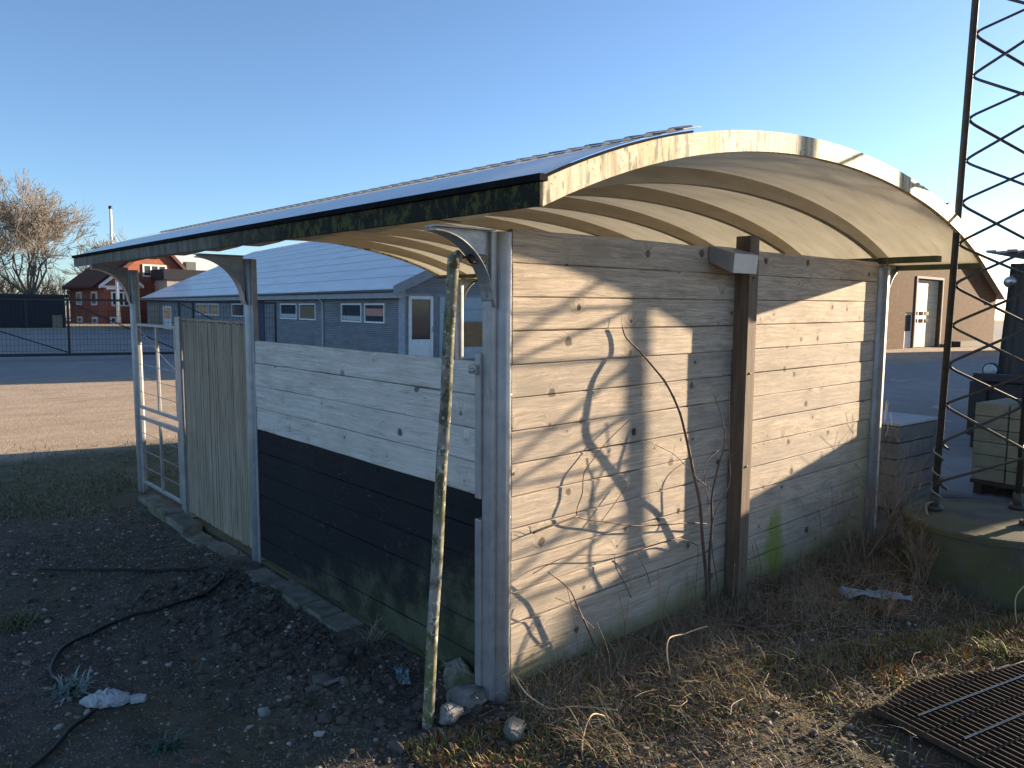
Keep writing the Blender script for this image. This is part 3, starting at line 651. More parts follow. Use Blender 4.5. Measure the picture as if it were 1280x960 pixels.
brown_brick = brick('brown_brick', (.175, .085, .04), (.12, .056, .028), (.12, .09, .065))
red_brick = brick('red_brick', (.36, .095, .048), (.28, .07, .038), (.25, .2, .17))
cream = mat('cream_door_panel', (.62, .56, .40), (.54, .48, .34), 4, st=(1, 1, 4), rough=.6, bump=.05)
whitep = mat('white_paint', (.78, .78, .76), (.68, .68, .66), 5, rough=.5, bump=.05)
greyp = mat('grey_trim', (.24, .24, .26), (.18, .18, .20), 5, rough=.6)
ws = empty('brick_workshop', (45.72, 15.34, 0), 'brown brick workshop with a tall cream garage door, sunlit, beyond the yard', 'building', rz=math.atan2(-.052, .9986))
def gable_wall_holes(m, x0, x1, ze, xp, zp, holes, t0, t1):
    """front wall with rectangular openings as strips; holes sorted by x: (a,b,z0,z1)"""
    def ztop(x): return ze[0] + (zp - ze[0]) * (x - x0) / (xp - x0) if x <= xp else ze[1] + (zp - ze[1]) * (x1 - x) / (x1 - xp)
    cuts = sorted({x0, x1, xp, *[h[0] for h in holes], *[h[1] for h in holes]})
    for a, b in zip(cuts[:-1], cuts[1:]):
        hs = [h for h in holes if h[0] <= a + 1e-6 and h[1] >= b - 1e-6]; z = 0
        for h in sorted(hs, key=lambda h: h[2]):
            if h[2] > z: m.prism([(a, z), (b, z), (b, h[2]), (a, h[2])], 1, t0, t1)
            z = h[3]
        m.prism([(a, z), (b, z), (b, ztop(b)), (a, ztop(a))], 1, t0, t1)
m = MB(); gable_wall_holes(m, -7, 12.4, (3.4, 3.4), 3.0, 8.3, [(-1.12, .0, 0, 2.1), (.16, 3.62, 0, 4.12)], 0, .35)
m.box((-7, .35, 0), (-6.7, 22, 3.4)); m.box((12.1, .35, 0), (12.4, 22, 3.4)); m.build('wall', brown_brick, ws)
m = MB(); m.prism([(-7.5, 3.1), (3, 8.5), (12.9, 3.1), (12.9, 3.32), (3, 8.75), (-7.5, 3.32)], 1, -.35, 22); m.build('roof', mat('grey_eternit', (.24, .24, .25), (.18, .18, .19), 3), ws)
m = MB().prism([(3, 8.28), (12.95, 3.06), (12.95, 3.38), (3, 8.78)], 1, -.42, -.353).prism([(3, 8.28), (3, 8.78), (-7.55, 3.38), (-7.55, 3.06)], 1, -.42, -.353); m.build('bargeboard', greyp, ws)
gd = MB()
for i in range(9): gd.box((.2, .21, .03 + i * .45), (3.58, .25, .03 + i * .45 + .44))
gd = gd.build('garage_door', cream, ws)
pn = MB()
for i in range(3):
    for j in (3, 4): pn.box((.42 + i * .75, .19, .15 + j * .45), (.92 + i * .75, .209, .15 + j * .45 + .22))
pn.build('pane', glass_d, gd)
BX((.02, -.05, 0), (.16, .6, 4.25)).box((3.62, -.05, 0), (3.76, .6, 4.25)).box((.16, -.05, 4.12), (3.62, .6, 4.26)).build('door_frame', mat('door_surround', (.36, .33, .29), None, 4), ws)
d_ = BX((-1.09, .1, 0), (-.03, .15, 2.07)).build('door', whitep, ws); BX((-.95, .085, 1.0), (-.2, .099, 1.95)).build('pane', glass_d, d_)
BX((4.6, -.9, 0), (8.6, -.2, .35)).build('low_planter', mat('dark_shrub_box', (.05, .04, .03), None, 4), ws)

# unseen occluders added to throw the long shadows, off frame or behind the shelter
def ribbed_box(name, loc, size, mt, label, cat, pitch=.28, roofh=0, rmat=None):
    r_ = empty(name, loc, label, cat); X, Y, Z = size; m = MB(); m.box((.04, .04, 0), (X - .04, Y - .04, Z - .01))
    n_ = int(Y / pitch)
    for i in range(n_):
        y = i * pitch; m.box((0, y + .04, .05), (.04, y + pitch * .55, Z - .08)); m.box((X - .04, y + .04, .05), (X, y + pitch * .55, Z - .08))
    n_ = int(X / pitch)
    for i in range(n_):
        x = i * pitch; m.box((x + .04, 0, .05), (x + pitch * .55, .04, Z - .08)); m.box((x + .04, Y - .04, .05), (x + pitch * .55, Y, Z - .08))
    m.build('wall', mt, r_)
    m = MB().box((-.01, -.01, Z - .08), (X + .01, Y + .01, Z)); m.build('roof', rmat or mt, r_)
    m = BX((-.02, Y * .3, .1), (.0, Y * .3 + min(2.0, Y * .3), min(Z * .8, 2.3))); m.build('door', greyp, r_)
    return r_
steel_green = mat('occluder_green', (.10, .15, .13), (.08, .12, .10), 4, rough=.5)
ribbed_box('container_occluder', (14.5, -3.60, 0), (2.44, 5.0, 2.62), steel_green, 'container-shaped shadow caster added right of the shed, outside the frame', 'container')  # unseen box added to shade the foot of the gable
ribbed_box('hall_occluder', (50, -8, 0), (12, 16.5, 7), greyp, 'large hall-shaped shadow caster added unseen on the far right side of the yard', 'building', pitch=1.2)  # added bulk off frame, keeps the right yard in shade
ribbed_box('tower_occluder', (28, 12.6, 0), (3.6, 5.9, 7.6), greyp, 'tall narrow shadow caster added out of sight behind the shelter', 'building', pitch=.5)  # added hidden bulk, shades the yard beyond the sand
o = empty('block_stack', (6.9, 2.6, 0), 'long unseen stack of grey blocks added behind the gable wall to cast shade', 'stack')  # unseen stack put in to shade the grass on the left
for i in range(9):
    m = MB()
    for j in range(9): m.box((.0, .48 * j + .004, i * .195), (.60, .48 * j + .474, i * .195 + .19))
    m.build('block_course', blk_side, o, bevel=.008)

# ------------------------------------------------------------------ long blue-grey hall
D = (.118, .993); ang = math.atan2(D[1], D[0])
hall = empty('clad_hall', (13.95, 21.94, 0), 'long blue-grey corrugated hall with white windows and a pale blue roof', 'building', rz=ang)
# local: +x along the facade, -y = towards the inside (right of direction) -> inside is y<0
def clad(name, c1, c2):
    n = NT(name); x, y, z = n.xyz(n.co)
    c = n.mix(n.ss(n.noise(n.scale(n.co, (.3, .3, 1)), 3, 5), .35, .7), c1, c2); return n.fin(c, .55, .1, .4)
clad_m = clad('blue_grey_cladding', (.30, .30, .31), (.22, .225, .24))
LEN, WID, EV, SLP = 52, 20, 2.62, .46
m = MB()
fac_holes = [(1.25, 2.85), (3.6, 5.5), (8.75, 10.6), (11.6, 13.6), (20.7, 22.6), (26.5, 29), (30.0, 32.3)]
roof_lap = mat('roof_lap_grey', (.40, .42, .45), (.33, .35, .38), 3, rough=.6)
# facade: solid wall with windows set as framed units proud of it; cladding ribs are horizontal
m.box((0, -.2, 0), (LEN, -.03, EV))
N = int(EV / .076)
for i in range(N): m.prism([(-.03, i * .076), (.012, i * .076 + .02), (.012, i * .076 + .045), (-.03, i * .076 + .076)], 0, .0, LEN)
# gable end
hz_ = EV + WID / 2 * SLP
m.prism([(-.2, 0), (-.2, EV), (-WID / 2, hz_), (-WID, EV), (-WID, 0)], 0, .03, .25)
N = int(hz_ / .076)
for i in range(N):
    z = i * .076; yl = 0 if z < EV else (z - EV) / SLP; yr = -yl
    a0, a1 = -yl, -WID + yl
    if z < 2.45: segs = [(a0, -.22), (-1.45, -1.62), (-4.55, a1)]
    else: segs = [(a0, a1)]
    for (p, q) in segs:
        vs = [(.03, p, z), (.0, p, z + .02), (.0, p, z + .05), (.03, p, z + .076), (.03, q, z), (.0, q, z + .02), (.0, q, z + .05), (.03, q, z + .076)]
        m.add(vs, [(0, 1, 5, 4), (1, 2, 6, 5), (2, 3, 7, 6), (0, 3, 2, 1), (4, 5, 6, 7)])
m.box((LEN - .2, -WID, 0), (LEN, -.2, EV)); m.box((.25, -WID, 0), (LEN - .2, -WID + .2, EV))
m.build('wall', clad_m, hall)
BX((-.025, -.20, 0), (.05, .03, EV)).build('corner_trim', mat('pale_blue_trim', (.42, .46, .50), None, 5), hall)
# roof with long sheets: seams parallel to the eave
roof_hall = NT('frosty_blue_roof'); _x, _y, _z = roof_hall.xyz(roof_hall.co)
_c = roof_hall.mix(roof_hall.ss(roof_hall.noise(roof_hall.scale(roof_hall.co, (.3, 1, 1)), 1.6, 5), .35, .65), (.88, .88, .88), (.78, .79, .80)); roof_hm = roof_hall.fin(_c, .25, 0, 1.0)
m = MB(); ns = 9
for side in (1, -1):
    for i in range(ns):
        y0 = .45 - (WID / 2 + .45) * i / ns; y1 = .45 - (WID / 2 + .45) * (i + 1) / ns - .06
        z0 = EV - .02 + (.45 - y0) * SLP + .06 - .0; z1 = EV - .02 + (.45 - y1) * SLP + .03
        if i == ns - 1: y1 = -WID / 2; z1 = EV - .02 + (.45 - y1) * SLP + .03
        if side < 0: y0, y1 = -WID - y0, -WID - y1
        if side > 0:
            P = MB(); seg = 60
        m.add([(-.55, y0, z0), (LEN + .5, y0, z0), (LEN + .5, y1, z1), (-.55, y1, z1), (-.55, y0, z0 - .05), (LEN + .5, y0, z0 - .05), (LEN + .5, y1, z1 - .05), (-.55, y1, z1 - .05)],
              [(0, 1, 2, 3), (4, 7, 6, 5), (0, 4, 5, 1), (1, 5, 6, 2), (2, 6, 7, 3), (3, 7, 4, 0)])
for i in range(0, 420):      # ribs of the sheets running down the slope
    x = -.5 + i * .125
    if x > LEN + .4: break
    m.add([(x, .47, EV + .035), (x + .05, .47, EV + .035), (x + .05, -WID / 2, EV + .035 + (.47 + WID / 2) * SLP), (x, -WID / 2, EV + .035 + (.47 + WID / 2) * SLP),
           (x, .47, EV + .06), (x + .05, .47, EV + .06), (x + .05, -WID / 2, EV + .06 + (.47 + WID / 2) * SLP), (x, -WID / 2, EV + .06 + (.47 + WID / 2) * SLP)], [(4, 5, 6, 7), (0, 4, 7, 3), (1, 2, 6, 5), (0, 1, 5, 4)])
m.build('roof', roof_hm, hall)
BX((-.5, .03, EV - .30), (LEN + .4, .42, EV - .06)).build('soffit', mat('grey_fascia_board', (.38, .38, .38), (.3, .3, .3), 4), hall)
g_ = MB().tube([(-.6, .50, EV - .03), (LEN + .4, .50, EV - .03)], .055, 8); g_.build('gutter', mat('dark_gutter', (.12, .13, .14), None, 4, rough=.5), hall)
m = MB().prism([(.55, EV - .22), (-WID / 2, hz_ + .0), (-WID / 2, hz_ + .38), (.55, EV + .14)], 0, -.62, -.551); m.prism([(-WID / 2, hz_ + .0), (-WID - .55, EV - .22), (-WID - .55, EV + .14), (-WID / 2, hz_ + .38)], 0, -.62, -.551); m.build('bargeboard', mat('grey_verge', (.30, .30, .31), None, 4), hall)
refl_m = mat('painted_reflection', (.5, .5, .48), (.4, .4, .38), 5); curtain_r = mat('red_print', (.55, .14, .08), (.45, .35, .28), 16)
brown_c = mat('brown_curtain', (.22, .16, .09), (.15, .11, .06), 8, st=(5, 5, 1))
hallg = mat('hall_glass', (.06, .07, .085), (.05, .06, .07), 3, rough=.1, bump=0, spec=.7)
def window(x0, x1, z0, z1, par, inner=None):
    fr_ = MB(); t = .07; fr_.box((x0, -.01, z0), (x1, .06, z0 + t)).box((x0, -.01, z1 - t), (x1, .06, z1)).box((x0, -.01, z0 + t), (x0 + t, .06, z1 - t)).box((x1 - t, -.01, z0 + t), (x1, .06, z1 - t))
    w_ = fr_.build('window', whitep, par); BX((x0 + t, .005, z0 + t), (x1 - t, .02, z1 - t)).build('pane', inner or hallg, w_)
    return w_
wins = [(1.25, 3.25, None), (3.45, 5.55, None), (8.7, 10.95, None), (11.25, 13.75, None), (20.4, 23.1, None), (26.3, 28.9, None), (29.2, 32.3, None)]
wins = [(1.25, 3.15, 'r'), (3.45, 5.6, None), (8.7, 10.9, 'b'), (11.3, 13.8, None), (20.4, 23.1, None), (26.3, 28.9, None), (29.2, 32.3, None)]
for a, b, k in wins:
    w_ = window(a, b, 1.33, 2.13, hall)
    if k == 'r': BX((a + .12, .022, 1.62), (b - .12, .026, 1.92)).build('printed_cloth', curtain_r, w_)
    if k == 'b': BX((a + .12, .022, 1.42), (b - .12, .026, 2.02)).build('curtain', brown_c, w_)
    if k is None and a > 3 and a < 12: BX((a + .1, .022, 1.42), (b - .1, .026, 1.60)).build('curtain', refl_m, w_)  # pale strip painted in as the bright reflection in the glass
d_ = BX((41.0, -.01, 0), (44.4, .05, 1.95)).build('door', whitep, hall); BX((41.4, .051, .9), (44.0, .056, 1.8)).build('pane', hallg, d_)
BX((46, -.01, 0), (50, .05, 2.0)).build('entrance', mat('brown_entrance', (.3, .24, .18), None, 4), hall)
m = MB().tube([(7.75, .42, 2.5), (7.75, .30, 2.38), (7.75, .06, 2.18), (7.75, .06, .1)], .045, 8); m.build('downpipe', whitep, hall)
for i in range(1, ns):
    y0 = .45 - (WID / 2 + .45) * i / ns; zz_ = EV + .072 + (.45 - y0) * SLP
    MB().box((-.5, y0 - .03, zz_ - .02), (LEN + .4, y0 + .03, zz_)).build('lap_joint', roof_lap, hall)
m = MB().tube([(33.4, .42, 2.5), (33.4, .06, 2.2), (33.4, .06, .1)], .05, 8); m.build('downpipe', mat('dark_pipe', (.05, .055, .06), None, 4), hall)
BX((16.6, -.01, 0), (17.9, .04, 2.3)).build('dark_doorway', mat('dark_blue_door', (.05, .07, .10), None, 4), hall)  # flat dark blue door panel on the facade
# gable end door and garage door
m = MB().box((-.06, -1.42, 0), (.02, -.36, .10)).box((-.06, -1.42, 2.3), (.02, -.36, 2.42)).box((-.06, -.48, .1), (.02, -.36, 2.3)).box((-.06, -1.42, .1), (.02, -1.30, 2.3)).box((-.04, -1.30, .1), (.02, -.48, .75))
d_ = m.build('door', whitep, hall); BX((-.02, -1.30, .75), (.0, -.48, 2.3)).build('pane', glass_d, d_); MB().tube([(-.07, -1.36, 1.05), (-.12, -1.36, 1.05), (-.12, -1.36, 1.25)], .014, 6).build('handle', galv_plain, d_)
gd = MB()
for i in range(5): gd.box((-.03, -4.45, .02 + i * .48), (.02, -1.72, .02 + i * .48 + .465))
gd.build('garage_door', mat('pale_blue_garage_door', (.38, .45, .50), (.33, .40, .45), 4, rough=.5), hall)
o = BX((0, 0, 0), (.12, 1.45, .98)).build('plywood_board', mat('brown_plywood', (.32, .19, .09), (.25, .14, .065), 5, st=(1, 1, 4)), loc=(13.95 + 2.55 * .993 - .18, 21.94 - 2.55 * .118 - .35, .45), rz=ang - math.pi)
tag(o, 'brown plywood board propped in front of the pale blue garage door', 'board')
o = BX((0, 0, 0), (.5, 1.45, .45)).build('white_box', mat('dusty_white_box', (.5, .5, .5), None, 5), loc=(13.95 + 2.55 * .993 - .25, 21.94 - 2.55 * .118 - .35, 0), rz=ang - math.pi, bevel=.02)
tag(o, 'long pale box on the ground under the brown plywood board', 'box')

# ------------------------------------------------------------------ brick house and neighbours, far left
bh = empty('brick_house', (19.84, 88.3, -.47), 'red brick house with white windows and a small white gable', 'house', rz=math.atan2(.1, .995)); bh.scale = (1.25, 1.25, 1.25)
tile = mat('dark_red_roof_tiles', (.10, .035, .025), (.07, .026, .02), 4, rough=.8)
m = MB(); gable_wall_holes(m, 0, 8.6, (3.5, 3.5), 4.9, 7.6, [], 0, .3); m.box((0, .3, 0), (.3, 7.5, 3.5)); m.box((8.3, .3, 0), (8.6, 7.5, 3.5)); m.box((0, 7.5, 0), (8.6, 7.8, 3.5)); m.build('wall', red_brick, bh)
m = MB()
m.add([(-.5, .35, 3.40), (-.5, 8.2, 3.40), (4.9, 8.2, 7.75), (4.9, .35, 7.75), (-.5, .35, 3.58), (-.5, 8.2, 3.58), (4.9, 8.2, 7.93), (4.9, .35, 7.93)], [(0, 1, 2, 3), (4, 7, 6, 5), (0, 4, 5, 1), (0, 3, 7, 4), (1, 5, 6, 2)])
m.prism([(-.5, 3.32), (-.3, 3.32), (4.9, 7.5), (9.1, 3.2), (9.3, 3.3), (4.9, 7.95)], 1, -.35, 8.3)
m.build('roof', tile, bh)
# low front wing with white pediment
m = MB().prism([(.0, 0), (2.9, 0), (2.9, 3.3), (1.35, 4.6), (.0, 3.45)], 1, -.9, -.001); m.build('porch', red_brick, bh)
m = MB().prism([(-.5, 3.35), (1.3, 4.78), (3.1, 3.45), (3.1, 3.7), (1.3, 5.06), (-.5, 3.6)], 1, -1.2, -.9).prism([(-.3, 3.42), (2.8, 3.42), (2.8, 3.60), (-.3, 3.60)], 1, -1.05, -.91); m.build('pediment', whitep, bh)
for (a, b, z0, z1, y) in [(.45, 2.0, 1.85, 3.1, -.9), (3.5, 5.6, 4.5, 5.6, 0), (.3, 1.2, .35, .95, -.9)]:
    k = 3 if b - a > 1.2 else 2; fr_ = MB(); t = .13
    fr_.box((a, y - .08, z0), (b, y - .001, z0 + t)).box((a, y - .08, z1 - t), (b, y - .001, z1))
    for i in range(k + 1): x = a + (b - a - t) * i / k; fr_.box((x, y - .08, z0 + t), (x + t, y - .001, z1 - t))
    w_ = fr_.build('window', whitep, bh); BX((a + .05, y - .04, z0 + .05), (b - .05, y - .002, z1 - .05)).build('pane', glass_d, w_)
for (yy, z0, z1) in [(.9, 1.9, 3.1), (4.6, 1.9, 3.1), (.9, .3, .9), (4.6, .3, .9)]:
    w_ = BX((-.08, yy, z0), (-.001, yy + 1.3, z1)).build('window', whitep, bh); BX((-.1, yy + .2, z0 + .15), (-.081, yy + 1.1, z1 - .15)).build('pane', hallg, w_)
m = BX((-.3, -1.6, 0), (3.0, -.95, .35)); m.build('step', mat('pale_step', (.5, .46, .38), None, 4), bh)
# dark flat-roofed block between house and hall
o = empty('flat_roofed_block', (24.9, 83.8, -.47), 'dark flat-roofed building between the brick house and the blue-grey hall', 'building'); o.scale = (1.25, 1.25, 1.25)
BX((.3, .2, 0), (4.6, 3.6, 4.2)).build('wall', mat('pale_render', (.42, .38, .34), None, 3), o); BX((0, 0, 4.2), (5.6, 3.6, 5.1)).build('roof_fascia', mat('dark_blue_fascia', (.02, .022, .035), None, 3), o)
for i in range(3):
    w_ = BX((.8 + i * 1.3, .12, .9), (1.7 + i * 1.3, .199, 2.6)).build('window', whitep, o); BX((.9 + i * 1.3, .1, 1.0), (1.6 + i * 1.3, .119, 2.5)).build('pane', hallg, w_)
o = empty('pale_house', (33.9, 113.3, -.57), 'pale house with a light grey roof and a chimney behind the brick house', 'house', rz=.05); o.scale = (1.3, 1.3, 1.3)
BX((0, 0, 0), (13, 8, 4.6)).build('wall', mat('pale_wall', (.6, .58, .53), None, 3), o)
rf = MB().prism([(-.4, 4.5), (4, 8.0), (8.4, 4.5)], 0, -.6, 13.6).build('roof', mat('light_grey_roof', (.52, .55, .58), (.45, .48, .5), 3), o)
BX((3.2, 1.2, 5.2), (4.3, 2.2, 7.0)).build('chimney', mat('green_grey_chimney', (.12, .14, .13), None, 4), rf)
fp = empty('flagpole', (28.4, 116.9, -.5), 'tall white flagpole with a dark finial above the bare trees', 'flagpole'); fp.scale = (1.3, 1.3, 1.3)
MB().tube([(0, 0, 0), (0, 0, 12.3)], [.20, .13], 8).build('pole', whitep, fp); MB().tube([(0, 0, 12.3), (0, 0, 12.6)], .2, 8).build('finial', dk, fp)
MB().tube([(.1, 0, 10.0), (1.8, 0, 6.4)], .025, 4).build('halyard', whitep, fp)
lp = empty('white_post', (20.7, 85.4, -.9), 'slim white post with a short crossbar in front of the brick house', 'post'); lp.scale = (1.5, 1.5, 1.5)
MB().tube([(0, 0, 0), (0, 0, 4.3)], .13, 8).build('pole', whitep, lp); BX((-.7, -.05, 3.0), (.3, .05, 3.12)).build('crossbar', whitep, lp)
# low dark wall of sheds and pale kerb in front
o = empty('dark_shed_row', (-14, 69.5, 0), 'long low dark shed row along the far side of the yard', 'shed')
BX((0, 0, 0), (26.5, 4, 2.5)).build('wall', mat('dark_shed_boards', (.035, .037, .045), (.022, .024, .03), 2, st=(6, 1, 1)), o); BX((-.2, -.2, 2.5), (26.8, 4.2, 2.75)).build('roof', mat('dark_felt_roof', (.05, .05, .055), None, 3), o)
for i in range(8): BX((1.2 + i * 3.2, -.05, .1), (1.4 + i * 3.2, -.001, 2.5)).build('pilaster', mat('dark_trim_%d' % i, (.06, .06, .07), None, 3) if i == 0 else bpy.data.materials['dark_trim_0'], o)
BX((-30, 62.0, -.05), (13.8, 62.35, .22)).build('kerb', mat('pale_kerb', (.42, .37, .30), (.33, .29, .23), 3), kind='structure')
BX((11.0, 66.3, 0), (11.6, 66.8, 1.1)).build('bin', tan_m); tag(bpy.data.objects['bin'], 'small pale brown bin before the dark shed row', 'bin')
o = empty('garden_shrub', (23.2, 86.0, 0), 'small reddish bush at the foot of the brick house', 'shrub')

# sliding yard gate
gm = mat('dark_gate_steel', (.022, .025, .03), (.03, .032, .036), 5, rough=.5)
ga = empty('yard_gate', (3.93, 27.7, 0), 'long dark steel mesh yard gate with diagonal braces', 'gate', rz=math.atan2(-.81, 3.89))
m = MB(); X0, X1 = -9.5, 7.2
m.box((X0, -.04, .12), (X1, .04, .22)); m.box((X0, -.04, 2.05), (X1, .04, 2.13))
for x in (-9.5, -4.75, 0, 3.6, 7.12): m.box((x, -.04, .22), (x + .08, .04, 2.05))
m.build('frame', gm, ga)
m = MB()
for i in range(4):
    xs = [-9.5, -4.75, 0, 3.6, 7.12][i:i + 2]; m.tube([(xs[0] + .1, 0, 2.0), (xs[1], 0, .25)], .022, 6)
m.build('brace', gm, ga)
m = MB(); x = X0 + .1
while x < X1: m.box((x, -.004, .22), (x + .008, .004, 2.05)); x += .115
z = .3
while z < 2.0: m.box((X0, .005, z), (X1, .010, z + .008)); z += .2
m.build('mesh_panel', gm, ga)
# ------------------------------------------------------------------ bare trees, shrubs
bark = mat('bark_brown', (.20, .17, .14), (.13, .11, .09), 3, rough=.9, bump=0)
twig_m = mat('pale_twigs', (.22, .195, .17), (.15, .13, .11), 2, rough=.9, bump=0)
def grow(m, p, d, L, r, depth, rnd, n, up=.12, spread=.55, kids=3, taper=.62, minr=.0, segs=3, tips=None, mx=0):
    pts = [p]; rad = [r]; q = p.copy(); dd = d.copy()
    for i in range(segs):
        dd = (dd + Vector((rnd.uniform(-1, 1), rnd.uniform(-1, 1), rnd.uniform(-1, 1))) * .18 + Vector((0, 0, up * .5))).normalized()
        q = q + dd * (L / segs); pts.append(q.copy()); rad.append(max(minr, r * (1 - (1 - taper) * (i + 1) / segs)))
    m.tube(pts, rad, n, mx, cap=False)
    if depth <= 0: return
    for k in range(kids):
        t = rnd.uniform(.45, 1.0) if k else 1.0
        i = min(segs, max(1, int(round(t * segs)))); a = rnd.uniform(0, 2 * math.pi)
        x = dd.orthogonal().normalized(); y = dd.cross(x); nd = (dd + (x * math.cos(a) + y * math.sin(a)) * rnd.uniform(spread * .6, spread * 1.3) + Vector((0, 0, up))).normalized()
        grow(m, pts[i], nd, L * rnd.uniform(.62, .82), max(minr, rad[i] * .66), depth - 1, rnd, max(3, n - 1), up, spread, kids, taper, minr, max(2, segs - 1), None, mx)
def bare_tree(loc, h, seed, label, group=None, depth=6, kids=3, lean=(0, 0), spread=.6, trunk_r=.28):
    t = empty('bare_tree', loc, label, 'tree', group); rnd_ = random.Random(seed)
    tr_ = MB(); H = h * .20; top = Vector((lean[0], lean[1], H)); tr_.tube([(0, 0, -.2), (lean[0] * .4, lean[1] * .4, H * .5), top], [trunk_r * 1.3, trunk_r, trunk_r * .8], 10)
    tr_.build('trunk', bark, t)
    cr_ = MB()
    for k in range(7):
        a = k * .9 + rnd_.uniform(-.3, .3); s = .2 if k == 0 else rnd_.uniform(.45, 1.15)
        d = Vector((math.cos(a) * s, math.sin(a) * s, 1)).normalized()
        grow(cr_, top.copy(), d, h * .29, trunk_r * .55, depth, rnd_, 5, .10, spread, kids, .62, .020, 3)
    cr_.build('crown', twig_m, t, fix=False)
    return t
bare_tree((9.4, 92, 0), 15.0, 11, 'large bare tree at the left edge of the photo', depth=6, kids=3)
bare_tree((14.6, 96, 0), 13.0, 12, 'bare tree with a rounded brown crown beside the brick house', depth=6, kids=3)
bare_tree((1.0, 98, 0), 12.5, 13, 'bare tree mostly outside the left edge of the photo', depth=5)
bare_tree((24.6, 104, 0), 10.6, 14, 'small bare tree whose twigs show beside the flagpole', depth=5)
# a far belt of brushwood under the trees
far = MB(); rnd = random.Random(8)
for i in range(260):
    x = rnd.uniform(-22, 21); y = rnd.uniform(98, 112); grow(far, Vector((x, y, 0)), Vector((rnd.uniform(-.2, .2), 0, 1)).normalized(), rnd.uniform(1.6, 2.6), .05, 3, rnd, 3, .1, .6, 3, .6, .02, 2)
tag(far.build('brushwood', twig_m, fix=False), 'low belt of bare brushwood beyond the yard under the trees', 'brushwood', kind='stuff')
# bush at brick house
m = MB(); rnd = random.Random(4)
for k in range(14): grow(m, Vector((0, 0, 0)), Vector((rnd.uniform(-.6, .6), rnd.uniform(-.6, .6), 1)).normalized(), .8, .03, 3, rnd, 3, .1, .6, 3, .6, .012, 2)
m.build('twigs', mat('reddish_twigs', (.16, .06, .04), None, 3), o if False else bpy.data.objects['garden_shrub'], fix=False)

# slender shrub growing in front of the gable
stem_m = mat('thin_stem_bark', (.15, .10, .08), (.09, .06, .05), 20, rough=.8, bump=.1)
sg = empty('slender_shrub', (1.55, -.18, 0), 'slender leafless shrub with long thin stems before the timber post', 'shrub')
o1 = Vector((1.55, -.18, 0)); m = MB()
ST = [([(1.664, -0.104, -0.065), (1.653, -0.104, 0.11), (1.613, -0.104, 0.325), (1.542, -0.12, 0.546), (1.486, -0.132, 0.756), (1.409, -0.132, 0.958), (1.296, -0.152, 1.183), (1.201, -0.164, 1.351), (1.107, -0.14, 1.505), (1.014, -0.108, 1.61), (0.944, -0.072, 1.691), (0.857, -0.052, 1.762), (0.821, -0.052, 1.823)], (0.013, 0.004)), ([(1.76, -0.052, -0.082), (1.744, -0.052, 0.176), (1.706, -0.068, 0.382), (1.677, -0.096, 0.6), (1.635, -0.116, 0.778), (1.616, -0.16, 0.957), (1.62, -0.2, 1.124), (1.603, -0.188, 1.27), (1.552, -0.16, 1.411)], (0.012, 0.002)), ([(0.916, -0.052, 1.316), (0.738, -0.053, 1.22), (0.617, -0.054, 1.13), (0.541, -0.055, 1.059), (0.53, -0.056, 0.957), (0.497, -0.057, 0.839), (0.731, -0.058, 0.766), (0.943, -0.059, 0.708), (1.228, -0.06, 0.662), (1.498, -0.061, 0.625), (1.682, -0.062, 0.586)], (0.002, 0.0045)), ([(0.497, -0.057, 0.839), (0.319, -0.054, 0.821), (0.181, -0.052, 0.804)], (0.005, 0.003)), ([(1.744, -0.082, 1.049), (1.605, -0.089, 0.995), (1.573, -0.097, 0.914), (1.614, -0.104, 0.75), (1.605, -0.112, 0.682)], (0.002, 0.003)), ([(0.184, -0.052, 0.599), (0.432, -0.054, 0.635), (0.804, -0.056, 0.571), (1.081, -0.058, 0.558), (1.382, -0.06, 0.545), (1.591, -0.062, 0.464)], (0.002, 0.004)), ([(0.806, -0.052, 0.563), (0.822, -0.052, 0.488), (0.891, -0.052, 0.394), (0.962, -0.052, 0.284)], (0.002, 0.003)), ([(0.272, -0.072, 0.594), (0.425, -0.075, 0.469), (0.494, -0.077, 0.35), (0.565, -0.079, 0.228), (0.626, -0.082, 0.107)], (0.003, 0.006)), ([(0.966, -0.052, 0.546), (1.029, -0.052, 0.494), (1.096, -0.052, 0.399), (1.136, -0.052, 0.309)], (0.002, 0.002)), ([(0.686, -0.052, 0.774), (0.778, -0.052, 0.844), (0.904, -0.052, 0.946)], (0.002, 0.002)), ([(0.318, -0.082, 0.451), (0.436, -0.085, 0.384), (0.502, -0.089, 0.309), (0.609, -0.092, 0.211)], (0.002, 0.003)), ([(1.46, -0.212, 0.873), (1.347, -0.192, 0.953), (1.202, -0.152, 1.088), (1.077, -0.132, 1.151), (0.972, -0.112, 1.196)], (0.003, 0.0015)), ([(1.633, -0.222, -0.053), (1.568, -0.222, 0.267), (1.524, -0.202, 0.504), (1.505, -0.222, 0.708), (1.623, -0.242, 0.887), (1.6, -0.242, 1.084), (1.627, -0.222, 1.272), (1.605, -0.222, 1.456)], (0.005, 0.002))]
for pts, r in ST:
    P = smooth_path([Vector(p) - o1 for p in pts], 5); n = len(P); m.tube(P, [r[0] + (r[1] - r[0]) * i / (n - 1) for i in range(n)], 6)
rnd = random.Random(21)
for pts, r in ST:
    P = smooth_path([Vector(p) - o1 for p in pts], 5)
    for k in range(4 if r[0] > .004 else 1):
        p = P[rnd.randrange(len(P) // 3, len(P))]; grow(m, p, Vector((rnd.uniform(-1, 1), rnd.uniform(-.3, .0), rnd.uniform(.2, 1))).normalized(), rnd.uniform(.03, .09), .0011, 0, rnd, 4, .05, .5, 2, .5, .0009, 2)
m.build('stems', stem_m, sg, fix=False)
